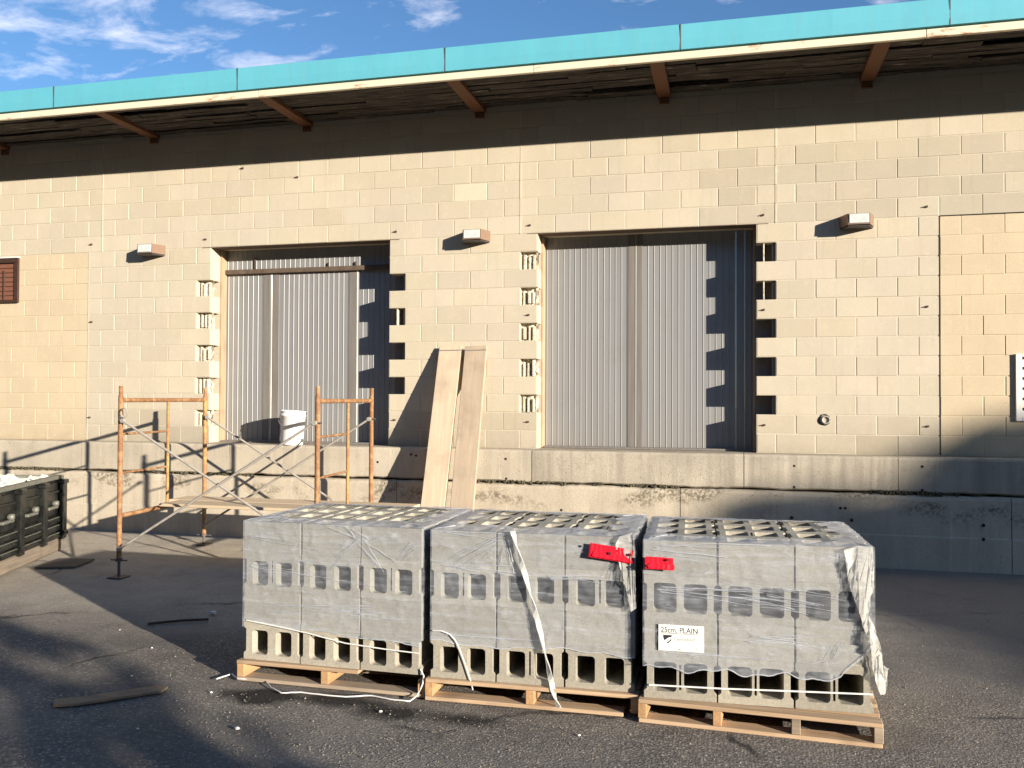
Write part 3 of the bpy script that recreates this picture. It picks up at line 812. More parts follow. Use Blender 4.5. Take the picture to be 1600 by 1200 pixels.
lv2 = thing('louvre', 'white louvred vent with dark slots at the right edge of the wall', 'vent', (b0+.3, 0, zb2))
obj('frame', MB().bbox(b0, b0+.055, -.03, -.005, zb2, zt2, .003), M_white, lv2)
obj('frame', MB().bbox(b0+.545, b0+.6, -.03, -.005, zb2, zt2, .003), M_white, lv2)
obj('frame', MB().bbox(b0+.056, b0+.544, -.03, -.005, zt2-.03, zt2, .003), M_white, lv2)
obj('frame', MB().bbox(b0+.056, b0+.544, -.03, -.005, zb2, zb2+.03, .003), M_white, lv2)
obj('back_panel', MB().box(b0+.056, b0+.544, -.007, -.004, zb2+.031, zt2-.031), M_dark, lv2)
ns = 6
for i in range(ns):
    h = (zt2-zb2-.06)/ns; z = zb2+.031+i*h
    obj('slat', MB().bbox(b0+.056, b0+.544, -.026, -.008, z, z+h*.72, .004), M_white, lv2)

# ------------------------------------------------------------------ scaffold
sc = thing('scaffold', 'rusty orange and yellow tube scaffold tower with crossed braces in front of the left door', 'scaffold', (-.85, -1.5, -1.15))
NY, FY = -2.30, -.74
legs = {'ln': Vector((ony(188, 700, NY).x, NY, 0)), 'lf': Vector((ony(320, 700, FY).x, FY, 0)), 'rn': Vector((ony(496, 700, NY).x, NY, 0)), 'rf': Vector((ony(580, 700, FY).x, FY, 0))}
ZT, ZB = .66, -.98
def at(k, z): return Vector((legs[k].x, legs[k].y, z))
for s in 'lr':
    n, f = s+'n', s+'f'
    fr = obj('end_frame', MB().tube([at(n, .525), at(f, .525)], .0225, 10), M_rust, sc)
    for k in (n, f):
        lg = obj('leg', MB().tube([at(k, ZB), at(k, -.25), at(k, ZT-.09)], .0235, 12), M_rust if k != 'lf' else M_yellow, fr)
        obj('coupling_pin', MB().tube([at(k, ZT-.0899), at(k, ZT)], .019, 10), M_rust, fr)
        g = gz(0, legs[k].y)
        j = MB().tube([at(k, g+.01), at(k, ZB-.001)], .014, 8)
        j.bbox(legs[k].x-.075, legs[k].x+.075, legs[k].y-.075, legs[k].y+.075, g+.001, g+.011, .002)
        j.tube([at(k, ZB-.03), at(k, ZB-.001)], .032, 8); j.tube([at(k, ZB-.02)+Vector((-.09, 0, 0)), at(k, ZB-.02)+Vector((.09, 0, 0))], .007, 6)
        obj('screw_jack', j, M_jack, fr)
        obj('brace_stud', MB().tube([at(k, .33)+Vector((.0, -.02, 0)), at(k, .33)+Vector((.055, -.02, 0))], .008, 6), M_jack, fr)
    mid = lambda z, t=.52: at(n, z).lerp(at(f, z), t)
    obj('inner_post', MB().tube([mid(-.56), mid(.505)], .0165, 10), M_yellow, fr)
    for z in (.20, -.17): obj('rung', MB().tube([at(n, z), mid(z)], .011, 8), M_rust, fr)
    obj('base_bar', MB().tube([at(n, -.58), at(f, -.58)], .022, 10), M_rust, fr)
    obj('knee_brace', MB().tube([mid(.30), at(f, .05)], .011, 8), M_rust, fr) if False else None
def brace(a, b):
    d = (b-a); m = MB().tube([a, a.lerp(b, .5), b], .0125, 8)
    for p in (a, b): m.tube([p+Vector((0, -.016, 0)), p+Vector((0, .016, 0))], .022, 8)
    obj('cross_brace', m, M_galv, sc)
o1, o2 = Vector((.05, -.034, 0)), Vector((.0, -.034, 0))
brace(at('ln', .33)+o1, at('rn', -.80)+o2); brace(at('ln', -.88)+o1-Vector((0, .03, 0)), at('rn', .33)+o2-Vector((0, .03, 0)))
brace(at('lf', .33)+o1, at('rf', -.80)+o2); brace(at('lf', -.88)+o1-Vector((0, .03, 0)), at('rf', .33)+o2-Vector((0, .03, 0)))
cx_, cz_ = legs['ln'].x+.075, .405
m = MB(); m.tube([Vector((cx_+.035*math.cos(a*.52), NY-.05, cz_+.045*math.sin(a*.52))) for a in range(13)], .006, 6)
m.tube([Vector((cx_-.05, NY-.04, cz_-.04)), Vector((cx_-.02, NY-.05, cz_-.03))], .012, 6)
obj('wire_hoop', m, M_galv, sc)
# two planks lying on the frames' base bars
PZ = -.555
for i, (y0, y1) in enumerate(((-1.74, -1.40), (-1.385, -1.04))):
    m = MB().bbox(legs['ln'].x+(-.12 if i else .02), legs['rn'].x+(.52 if i else .30), y0, y1, PZ, PZ+.030, .004)
    tag(obj('scaffold_plank', m, M_plankx), ('front' if i == 0 else 'rear') + ' wooden plank lying across the low bars of the scaffold' + (', nearer the block pallets' if i == 0 else ', nearer the dock wall'), 'plank', 'planks laid on the scaffold')

# ------------------------------------------------------------------ bucket on the ledge
bk = thing('bucket', 'white plastic bucket standing on the ledge before the left dock door', 'bucket', (ony(456, 690, -.08).x, -.08, -.001), world=False, rot=(0, R(3), 0)); bk.scale = (1.06, 1.06, 1.04)
obj('pail', MB().lathe([(0, .0), (.118, .0), (.122, .01), (.142, .32), (.150, .325), (.150, .345), (.142, .347), (.142, .372), (.147, .375), (.147, .385), (.138, .385), (.116, .02), (0, .02)], 28), M_bucket, bk)
obj('handle', MB().tube([(-.150, 0, .335)] + [(-.155*math.cos(a), -.155*math.sin(a)-.004, .335-.12*math.sin(a)) for a in [i*math.pi/12 for i in range(1, 12)]] + [(.150, 0, .335)], .003, 6), M_galv, bk)
M2 = None

# ------------------------------------------------------------------ leaning planks
def leaning(tl, bl, w, label):
    tl, bl = Vector(tl), Vector(bl); L = (tl-bl).length
    z = (tl-bl).normalized(); x = Vector((1, 0, 0)); x = (x - x.dot(z)*z).normalized(); y = z.cross(x)
    M = Matrix(((x.x, y.x, z.x, bl.x), (x.y, y.y, z.y, bl.y), (x.z, y.z, z.z, bl.z), (0, 0, 0, 1)))
    o = thing('leaning_plank', label, 'plank', (0, 0, 0), 'planks leaning on the wall', world=False); o.matrix_world = M
    obj('plank_board', MB().bbox(0, w, -.038, 0, 0, L, .005), M_plank, o)
    obj('end_strip', MB().bbox(-.0015, w+.0015, -.0395, -.0378, L-.062, L-.05, .0004), M_doorstrip, o)
    obj('end_strip', MB().bbox(-.0015, w+.0015, -.0395, -.0378, .05, .062, .0004), M_doorstrip, o)
yb = -.88
T1 = ony(688, 543, -.02); B1x = .67
leaning(T1, (B1x, yb, gz(0, yb)+.004), ony(723, 543, -.02).x-T1.x, 'left of the two pale wooden planks leaning against the pier between the doors')
T2 = ony(728, 543, -.055)
def fitx(px, py):   # foot x so that the left edge passes the pixel
    lo, hi = -1., 3.
    for _ in range(40):
        mid = (lo+hi)/2; A, B = Vector(T2), Vector((mid, yb-.05, gz(0, yb)))
        best = min((abs(project(A.lerp(B, i/200))[1]-py), project(A.lerp(B, i/200))[0]) for i in range(201))
        if best[1] < px: lo = mid
        else: hi = mid
    return mid
leaning(T2, (fitx(706, 780), yb-.05, gz(0, yb)+.004), ony(762, 543, -.055).x-T2.x, 'right of the two pale wooden planks leaning against the pier, slightly crossed at its foot')

# ------------------------------------------------------------------ dark steel bin at the left edge
far = Vector((-3.36, -1.28, 0)); near = Vector((-2.66, -3.08, 0)); e = (near-far); BL = e.length; e.normalize(); nrm = Vector((-e.y, e.x, 0))  # nrm points to the yard (+x)
gB = gz(0, -1.6)+.15
BM = Matrix(((e.x, nrm.x, 0, far.x), (e.y, nrm.y, 0, far.y), (0, 0, 1, gB), (0, 0, 0, 1)))
bi = thing('steel_bin', 'dark green steel bin with ribs and latches, heaped with pale rubble, at the left edge', 'bin', (0, 0, 0), world=False); bi.matrix_world = BM
BH, BW = .655, 1.5
b_ = MB(); b_.bbox(0, BL, -.05, -.012, 0, BH-.02, .004); b_.bbox(0, .04, -BW, -.051, 0, BH-.02, .004); b_.bbox(0, BL, -BW-.04, -BW-.001, 0, BH-.02, .004); b_.box(.041, BL, -BW, -.051, .0, .03)
obj('body', b_, M_bin, bi)
obj('rim', MB().bbox(-.02, BL, -.065, .022, BH-.018, BH+.022, .006), M_binedge, bi)
obj('rim', MB().bbox(-.02, .04, -BW-.05, -.066, BH-.018, BH+.022, .006), M_binedge, bi)
for x0 in (0.0, .52, 1.08, 1.64):
    po = obj('post', MB().bbox(x0, x0+.10, -.011, .065, -.02, BH-.019, .010), M_bin, bi)
    obj('post_cap', MB().bbox(x0-.012, x0+.112, -.005, .078, BH-.07, BH-.022, .008), M_bin, po); obj('post_foot', MB().bbox(x0-.012, x0+.112, -.005, .078, .02, .07, .008), M_bin, po)
for x0 in (.0, .52, 1.08):
    for z in (.0, .085, .17):
        ra = obj('rail', MB().bbox(x0+.113, x0+.507, -.011, .045, z, z+.055, .012), M_bin, bi)
        obj('rail_glint', MB().bbox(x0+.125, x0+.50, .02, .046, z+.0555, z+.0625, .002), M_binedge, ra)  # pale strip stands in for the highlight along the slat
    obj('door_panel', MB().bbox(x0+.12, x0+.50, -.011, .012, .25, BH-.05, .010), M_bin, bi)
    obj('brace_bar', MB().bbox(x0+.13, x0+.49, .013, .035, .50, .525, .006), M_bin, bi)
    lt = obj('latch', MB().bbox(x0+.22, x0+.46, .013, .055, .335, .365, .006), M_binedge, bi)
    obj('latch_knob', MB().lathe([(0, .07), (.03, .065), (.034, .03), (.02, .008)], 10, Matrix.Translation((x0+.28, .01, .39)) @ Matrix.Rotation(R(-90), 4, 'X')), M_binedge, lt)
for z in (.06, .26, .47): obj('hinge_lug', MB().bbox(-.105, -.002, -.06, .02, z, z+.11, .010), M_bin, bi)
m = MB()
nx, ny = 26, 18
vs = [(.045+(BL-.05)*i/nx, -BW+(BW-.055)*j/ny, BH-.0+.065*fbm(i*.45, j*.45)+.03*fbm(i*1.3, j*1.3)) for j in range(ny+1) for i in range(nx+1)]
m.add(vs, [(j*(nx+1)+i, j*(nx+1)+i+1, (j+1)*(nx+1)+i+1, (j+1)*(nx+1)+i) for j in range(ny) for i in range(nx)])
for i in range(160):
    s = rng.uniform(.012, .05); P = Vector((rng.uniform(.1, BL-.05), rng.uniform(-BW+.1, -.1), BH-.02+rng.uniform(0, .02)))
    m.bbox(-s, s, -s*.7, s*.7, -s*.5, s*.5, s*.2, Matrix.Translation(P) @ Matrix.Rotation(rng.uniform(0, 6), 4, Vector((rng.random(), rng.random(), rng.random()+.1)).normalized()))
o = obj('rubble', m, M_rubble); o.matrix_world = BM; tag(o, 'pale broken rubble heaped in the dark green bin', 'rubble', kind='stuff')
m = MB().bbox(.03, BL, -.14, .03, -.148+.0, -.003, .02)
o = obj('timber_beam', m, M_oldwood); o.matrix_world = BM; tag(o, 'thick grey timber beam lying under the dark green bin', 'timber')
m = MB().bbox(.03, BL, -1.3, -1.15, -.148, -.003, .02); o = obj('timber_beam', m, M_oldwood); o.matrix_world = BM; tag(o, 'second timber beam under the far side of the dark green bin', 'timber')

# ------------------------------------------------------------------ concrete block geometry (25 cm, two cells)
def rounded(x0, x1, y0, y1, r, n=3):
    out = []
    for cx, cy, a0 in ((x1-r, y1-r, 0), (x0+r, y1-r, 90), (x0+r, y0+r, 180), (x1-r, y0+r, 270)):
        for i in range(n+1):
            a = R(a0+90*i/n); out.append((cx+r*math.cos(a), cy+r*math.sin(a)))
    return out
def cmu_mesh(slot, thick=False):
    w, d, h = .390, .240, .190
    ol = [(.002, 0), (w-.002, 0), (w, .002), (w, .040), (w-.016, .052), (w-.016, d-.052), (w, d-.040), (w, d-.002), (w-.002, d), (.002, d), (0, d-.002), (0, d-.040), (.016, d-.052), (.016, .052), (0, .040), (0, .002)]
    if thick: holes = [rounded(.058, .168, .034, d-.056, .020), rounded(w-.168, w-.058, .034, d-.056, .020)]
    else: holes = [rounded(.050, .176, .040, d-.040, .020), rounded(w-.176, w-.050, .040, d-.040, .020)]
    if slot: holes.append([(w/2-.006, .052), (w/2+.006, .052), (w/2+.006, d-.052), (w/2-.006, d-.052)])
    bm = bmesh.new(); loops = []
    for lp in [ol]+holes:
        lo = [bm.verts.new((x, y, 0)) for x, y in lp]; hi = [bm.verts.new((x, y, h)) for x, y in lp]
        loops.append((lo, hi))
    for k in (0, 1):
        es = []
        for lp in loops:
            v = lp[k]
            for i in range(len(v)): es.append(bm.edges.new((v[i], v[(i+1) % len(v)])))
        bmesh.ops.triangle_fill(bm, use_beauty=True, use_dissolve=False, edges=es)
    for lo, hi in loops:
        n = len(lo)
        for i in range(n): bm.faces.new((lo[i], lo[(i+1) % n], hi[(i+1) % n], hi[i]))
    bmesh.ops.recalc_face_normals(bm, faces=bm.faces)
    me = bpy.data.meshes.new('concrete_block'); bm.to_mesh(me); bm.free(); me.materials.append(M_cmu); return me
CMU = (cmu_mesh(False), cmu_mesh(True), cmu_mesh(False, True), cmu_mesh(True, True))
HP = .125
SW, SD = 1.190, .965
def text_mesh(s, size):
    cu = bpy.data.curves.new('lettering', 'FONT'); cu.body = s; cu.size = size; cu.extrude = .0003
    to = bpy.data.objects.new('lettering', cu); C.objects.link(to)
    dg = bpy.context.evaluated_depsgraph_get(); me = bpy.data.meshes.new_from_object(to.evaluated_get(dg))
    bpy.data.objects.remove(to); return me

def film(root, x0, x1, y0, y1, zt, low, seed, front_skip=None, inset=.16):
    """stretch film: four sides with a gathered fold over the top edge; low(s, side) is the lower edge"""
    m = MB(); fo = MB(); off = .006
    cor = [(x0-off, y0-off), (x1+off, y0-off), (x1+off, y1+off), (x0-off, y1+off)]
    NU, NV = 90, 44
    cx, cy = (x0+x1)/2, (y0+y1)/2
    for sd in range(4):
        A, B = Vector(cor[sd]), Vector(cor[(sd+1) % 4]); dv = (B-A); nn = Vector((dv.y, -dv.x)).normalized()
        vs = []; nu = NU
        for j in range(NV+5):
            for i in range(nu+1):
                u = i/nu; q = A+dv*u; ss = seed*3.7+sd*11+u*3
                edge = min(u, 1-u)
                lo = low(u, sd)
                if j <= NV:
                    z = lo+(zt+.004-lo)*j/NV
                    rg = 1-min(1, abs(fbm(ss*2.2+z*1.5, z*5+ss*.8, seed+9))*5)
                    b = (.007*rg*rg+.0035*fbm(ss*1.2, z*16, seed)+.003*fbm(ss*5, z*40, seed+5))*min(1, edge*14)
                    if j == NV: b -= .002
                    q2 = q+nn*max(-.003, b)
                    vs.append((q2.x, q2.y, z))
                else:
                    t = (j-NV)/4
                    ins = (inset*(.55+.9*abs(fbm(ss*.9, 3.3, seed)))+.02)*t
                    ins = min(ins, .40)
                    qq = q-nn*ins
                    # mitre at the corners
                    dd = dv.normalized(); lim = (qq-A).dot(dd)
                    lim = max(ins*.9, min(dv.length-ins*.9, lim)); qq = A+dd*lim-nn*ins
                    vs.append((qq.x, qq.y, zt+.006+.010*abs(fbm(ss*3, t*3, seed+2))+.004*t))
        qd = lambda j, i: (j*(nu+1)+i, j*(nu+1)+i+1, (j+1)*(nu+1)+i+1, (j+1)*(nu+1)+i)
        m.add(vs, [qd(j, i) for j in range(NV) for i in range(nu)], True)
        fo.add(vs, [qd(j, i) for j in range(NV, NV+4) for i in range(nu)], True)
    hem = MB().ribbon([(x0+(x1-x0)*i/80, y0-.0075-.003*abs(fbm(i*.3, seed)), low(i/80, 0)+.004+.004*fbm(i*.4, seed+3)) for i in range(81)], .005, (0, .1, 1), .0012)
    obj('film_hem', hem, M_film_fold, root)
    obj('film_fold', fo, M_film_fold, root)
    return obj('stretch_film', m, M_film, root)

SLOTS = {0: {0: (0, 0, 0), 2: (1, 0, 1)}, 1: {0: (0, 1, 0), 2: (1, 0, 1)}, 2: {0: (1, 1, 1), 2: (0, 0, 0)}}
def stack(ix, x, y, r, label):
    root = thing('block_stack', label, 'concrete blocks', (x, y, gz(x, y)+HP+.004), 'film wrapped stacks of grey concrete blocks', (0, 0, r), world=False)
    z = 0
    for row in range(4):
        laid = row % 2 == 0
        h = .240 if laid else .190
        ny = 5 if laid else 4
        for j in range(ny):
            for i in range(3):
                s = SLOTS[ix][row][i] if laid and j == 0 else rng.randrange(2)
                o = bpy.data.objects.new('concrete_block', CMU[s if ix == 2 else s+2]); C.objects.link(o); o.parent = root
                jx, jy = rng.uniform(-.002, .002), rng.uniform(-.003, .003); xx = i*.400+jx
                if laid:
                    o.rotation_euler = (R(90), 0, 0); o.location = (xx, .190+j*.1925+jy, z)
                else: o.location = (xx, j*.2415+jy, z)
        z += h+.0005
    lows = {0: lambda u, sd: .235-.065*u+.006*math.sin(u*17) if sd == 0 else .2, 1: lambda u, sd: .205+.01*math.sin(u*9+2)+.006*math.sin(u*31) if sd == 0 else .2,
            2: lambda u, sd: (.165+.012*math.sin(u*23)+.008*math.sin(u*51+1)+(.20*max(0, u-.86)/.14 if u > .86 else 0)) if sd == 0 else .2}
    fl = film(root, 0, SW, 0, SD, z, lows[ix], ix+1)
    return root, z
# positions solved from the photograph
STK = [(.895, -4.55, -.022), (2.15, -4.585, .02), (3.397, -4.62, .041)]
PAL = [(.895, -4.55, -.005), (2.15, -4.585, .02), (3.397, -4.62, -.042)]
labs = ['left film-wrapped stack of grey hollow concrete blocks, nearest the scaffold', 'middle film-wrapped stack of grey hollow concrete blocks, with the twisted white film strip',
        'right film-wrapped stack of grey concrete blocks, with white 25cm PLAIN card and torn film']
roots = []
for ix in range(3):
    rt, ZS = stack(ix, *STK[ix], labs[ix]); roots.append(rt)

# wooden pallets
def pallet(ix, x, y, r, label):
    root = thing('wooden_pallet', label, 'pallet', (x, y, gz(x, y)+.002), 'wooden pallets under the block stacks', (0, 0, r), world=False)
    n = 4 if ix == 2 else 3
    e0, e1 = -.03, SW+.03
    mx = (M_pal_x, M_pal_x, M_pal_x)[ix]
    for k in range(7):                         # top deck
        y0 = -.035+k*(SD+.02)/6.55; w = .095 if k else .09
        x1 = e1 if not (ix == 0 and k == 0) else .80
        obj('deck_board', MB().bbox(e0+rng.uniform(0, .008), x1-rng.uniform(0, .008), y0, y0+w, HP-.022, HP, .003), mx, root)
    for k, y0 in enumerate((-.035, .30, .60, SD-.075)):
        w = .11; x1 = e1
        if ix == 1 and k == 0: x1 = e1-.08
        obj('bottom_board', MB().bbox(e0+rng.uniform(0, .008), x1-rng.uniform(0, .01), y0, y0+w, .0, .022, .003), M_pal_old if (ix == 0 or k) else mx, root)
    for k in range(n):
        xs_ = e0+.002+(e1-e0-.05)*k/(n-1)
        if ix == 0 and k == 1: xs_ = .545
        if ix == 1 and k == 1: xs_ = .575
        obj('stringer', MB().bbox(xs_, xs_+(.046 if ix == 2 else .05), -.03, SD+.02, .0225, HP-.0225, .003), M_pal_y if not (ix == 2 and k >= 2) else M_pal_old, root)
    return root
plabs = ['wooden pallet under the left block stack, with a weathered bottom board', 'bright orange-brown wooden pallet under the middle block stack', 'wooden pallet with four stringers under the right block stack']
for ix in range(3): pallet(ix, *PAL[ix], plabs[ix])

def loc_of(ix, px, py, yoff=-.012):
    """point on the front plane of a stack (local coordinates) seen at a pixel"""
    rt = roots[ix]; M = Matrix.Translation(rt.location) @ Matrix.Rotation(STK[ix][2], 4, 'Z'); Mi = M.inverted()
    o = Mi @ CAM; d = Mi.to_3x3() @ (fw + rx*((px-800)/1364.091) - up*((py-600)/1364.091)); t = (yoff-o.y)/d.y
    return o+d*t
# card on the right stack
ca, cb = loc_of(2, 1029, 975), loc_of(2, 1100, 1020)
cd = obj('label_card', MB().box(ca.x, cb.x, -.0135, -.0125, cb.z, ca.z), M_card, roots[2])
cw, ch = cb.x-ca.x, ca.z-cb.z
def letter(s, size, x, z, m, sxx=1.):
    me = text_mesh(s, size); me.materials.clear(); me.materials.append(m)
    o = bpy.data.objects.new('lettering', me); C.objects.link(o); o.parent = cd; o.location = (x, -.0140, z); o.rotation_euler = (R(90), 0, 0); o.scale = (sxx, 1, 1); return o
letter('25cm. PLAIN', .042, ca.x+.012, ca.z-.042, M_ink, .88)
letter('Gemshed', .030, ca.x+.085, ca.z-.085, M_inkgrey, .95)
letter('On', .020, cb.x-.055, cb.z+.012, M_inkgrey)
obj('underline', MB().box(ca.x+.012, cb.x-.02, -.0141, -.0136, ca.z-.048, ca.z-.0455), M_ink, cd)
sh = MB(); sx0, sz0 = ca.x+.024, ca.z-.056
def poly(m, pts, y=-.0142): m.add([(x, y, z) for x, z in pts]+[(x, y+.0004, z) for x, z in pts], [tuple(range(len(pts)))]+[(i, (i+1) % len(pts), len(pts)+(i+1) % len(pts), len(pts)+i) for i in range(len(pts))])
poly(sh, [(sx0, sz0), (sx0+.048, sz0), (sx0+.046, sz0-.010), (sx0+.030, sz0-.014), (sx0+.008, sz0-.030), (sx0+.003, sz0-.018)])
poly(sh, [(sx0+.046, sz0-.018), (sx0+.044, sz0-.030), (sx0+.026, sz0-.046), (sx0+.020, sz0-.042), (sx0+.034, sz0-.032)])
obj('shield_mark', sh, M_ink, cd)
tr = MB(); tx = ca.x+cw*.47; poly(tr, [(tx-.010, cb.z+.006), (tx+.010, cb.z+.006), (tx, cb.z+.016)]); obj('triangle_mark', tr, M_inkgrey, cd)

# crumpled torn film on the right stack
def crumple(root, ix, outline, seed, amp=.02, name='torn_film', yo=-.02):
    pts = [loc_of(ix, *p) for p in outline]
    bm = bmesh.new(); vs = [bm.verts.new((p.x, 0, p.z)) for p in pts]; bm.faces.new(vs)
    bmesh.ops.triangulate(bm, faces=bm.faces)
    for _ in range(4): bmesh.ops.subdivide_edges(bm, edges=[e for e in bm.edges if e.calc_length() > .022], cuts=1)
    for v in bm.verts:
        x, z = v.co.x, v.co.z
        v.co.y = yo-amp*1.5*abs(fbm(x*16+seed, z*22))-amp*.9*abs(fbm(x*50, z*60+seed))
        v.co.x += .004*fbm(z*30, seed); v.co.z += .003*fbm(x*30, seed)
        if x > SW: v.co.y += (x-SW)*.6
    for f in bm.faces: f.smooth = True
    me = bpy.data.meshes.new(name); bm.to_mesh(me); bm.free(); me.materials.append(M_film_thick)
    return link(name, me, None, root)
crumple(roots[2], 2, [(1318, 858), (1340, 852), (1362, 853), (1364, 890), (1363, 925), (1358, 932), (1357, 970), (1362, 992), (1352, 990), (1345, 968), (1338, 945), (1331, 928), (1324, 905), (1326, 880), (1320, 868)], 1)
crumple(roots[2], 2, [(1356, 960), (1364, 975), (1374, 1005), (1381, 1040), (1390, 1045), (1384, 1058), (1384, 1086), (1374, 1084), (1366, 1058), (1360, 1030), (1357, 1000)], 5, .03)
crumple(roots[1], 1, [(968, 838), (990, 832), (994, 860), (993, 900), (994, 950), (986, 955), (980, 925), (972, 895), (966, 870), (962, 850)], 9, .022)
# twisted strip of film hanging down the middle stack
path = [loc_of(1, x, y, -.03) for x, y in ((801, 830), (806, 850), (818, 890), (832, 940), (845, 990), (856, 1040), (866, 1085), (874, 1108))]
m = MB()
fine_ = []
for a, b in zip(path[:-1], path[1:]):
    for i in range(5): fine_.append(a.lerp(b, i/5))
fine_.append(path[-1])
m.ribbon([p+Vector((.003*fbm(i*.7, 2), -.006*abs(fbm(i*.5, 8)), 0)) for i, p in enumerate(fine_)], .030, lambda i: (math.cos(i*.35), math.sin(i*.35)*.9+.2, .1), .006)
obj('film_strip', m, M_film_thick, roots[1])
# strap marks on the film of the middle and left stacks, strap around the right stack
m = MB().ribbon([loc_of(1, x, y, -.016) for x, y in ((676, 985), (690, 986), (703, 991), (712, 1001), (719, 1016), (727, 1038), (735, 1062), (739, 1078))], .006, (1, .2, 0), .003)
obj('strap', m, M_strap, roots[1])
m = MB().ribbon([loc_of(2, 1014, 1070, -.010), loc_of(2, 1130, 1076, -.011), loc_of(2, 1240, 1080, -.011), loc_of(2, 1364, 1085, -.010)], .0085, (0, 0, 1), .002)
obj('strap', m, M_strap, roots[2])
m = MB().ribbon([loc_of(0, x, y, -.014) for x, y in ((385, 969), (430, 978), (480, 989), (540, 1005), (600, 1014), (640, 1019), (656, 1021))], .007, (0, 0, 1), .002)
obj('strap', m, M_strap, roots[0])
# loose white cord lying along the left pallet
pts = [(338, 1064), (350, 1060), (362, 1056), (372, 1064), (414, 1066), (424, 1078), (440, 1086), (470, 1085), (505, 1089), (540, 1092), (580, 1090), (610, 1096), (640, 1099), (652, 1087), (660, 1070), (662, 1056), (657, 1046)]
m = MB(); P_ = []
for i, (px, py) in enumerate(pts):
    if i < 13: q = ong(px, py); q.z += .012
    else: q = Vector(roots[0].location) + Matrix.Rotation(STK[0][2], 3, 'Z') @ loc_of(0, px, py, -.05-.06*(13-i)/4)
    P_.append(q)
out = []
for i in range(len(P_)-1):
    for k in range(4): out.append(P_[i].lerp(P_[i+1], k/4))
out.append(P_[-1])
m.tube([p+Vector((0, .004*fbm(i*.9, 4), .003*abs(fbm(i*.6, 7)))) for i, p in enumerate(out)], .0045, 6)
tag(obj('plastic_cord', m, M_strap), 'loose white plastic cord trailing along the ground by the left pallet', 'cord')

# creases pulled into the film, pale ribbons painting their streaky highlights
def creases(ix, sets):
    m = MB()
    for (px, py), ang0, ang1, n, l0, l1 in sets:
        for q in range(max(3, int(n*.7))):
            a = R(rng.uniform(ang0, ang1)); L = rng.uniform(l0, l1); sx_, sy_ = px+rng.uniform(-14, 14), py+rng.uniform(-9, 9)
            P = [loc_of(ix, sx_+L*t_/6*math.cos(a)+2*fbm(t_*.5+q, ix), sy_+L*t_/6*math.sin(a)+1.5*fbm(t_*.6, q), -.0105-.002*math.sin(t_*.52)) for t_ in range(7)]
            P = [Vector((min(max(p.x, .004), SW-.004), p.y, min(max(p.z, .255), ZS-.004))) for p in P]
            m.ribbon(P, rng.uniform(.002, .0055), (.2, .25, 1), .0008)
    o = obj('film_creases', m, M_crease, roots[ix]); o['kind'] = 'stuff'
creases(0, [((566, 848), 100, 250, 9, 25, 90), ((570, 850), -40, 60, 6, 20, 70), ((400, 835), -10, 30, 5, 40, 120), ((650, 850), 100, 190, 6, 20, 70), ((392, 880), -6, 10, 4, 60, 160), ((400, 950), -4, 14, 6, 80, 200), ((540, 960), -6, 10, 5, 40, 100)])
creases(1, [((790, 842), 140, 200, 12, 40, 110), ((780, 850), 70, 130, 8, 20, 70), ((975, 850), 80, 170, 10, 20, 80), ((690, 890), -12, 12, 7, 50, 150), ((860, 905), -8, 12, 7, 50, 120), ((700, 1010), -6, 14, 7, 60, 200)])
creases(2, [((1040, 925), 0, 12, 9, 60, 190), ((1160, 935), 2, 14, 9, 60, 180), ((1210, 925), 4, 18, 7, 60, 130), ((1030, 860), -5, 8, 6, 60, 200), ((1180, 1000), -8, 10, 7, 60, 150), ((1310, 1010), 90, 150, 8, 20, 70), ((1050, 1045), -5, 8, 6, 60, 180)])
# red tape
def tape(ix, pts, label, marks, w=.055):
    root = thing('red_tape', label, 'tape', roots[ix].location, 'pieces of red flag tape', (0, 0, STK[ix][2]), world=False)
    out = []
    L = [loc_of(ix, x, y, -.034) for x, y in pts]
    for a, b in zip(L[:-1], L[1:]):
        for i in range(6): out.append(a.lerp(b, i/6))
    out.append(L[-1])
    m = MB().ribbon([p+Vector((0, -.004*abs(fbm(i*.5, ix)), 0)) for i, p in enumerate(out)], w, (0, .12, 1), .003)
    obj('ribbon', m, M_red, root)
    m = MB().ribbon([p+Vector((.006, -.007-.004*abs(fbm(i*.7, ix+4)), -w*.22)) for i, p in enumerate(out[1:])], w*.42, (0, .3, 1), .003); obj('fold', m, M_red, root)
    for x, y, s in marks:
        q = loc_of(ix, x, y, -.046); obj('dark_mark', MB().bbox(q.x-s, q.x+s, q.y-.002, q.y+.004, q.z-s*.8, q.z+s*.8, .002), M_redk, root)
    return root
tape(1, [(921, 859), (940, 862), (965, 866), (988, 871)], 'red flag tape tied on the upper right corner of the middle block stack', [(921.5, 852, .008), (952, 865, .010), (984, 867, .009)], .078)
tape(2, [(1008, 879), (1030, 880), (1052, 882)], 'red flag tape on the upper left corner of the right block stack', [(1043, 875, .007), (1011, 884, .008)], .066)

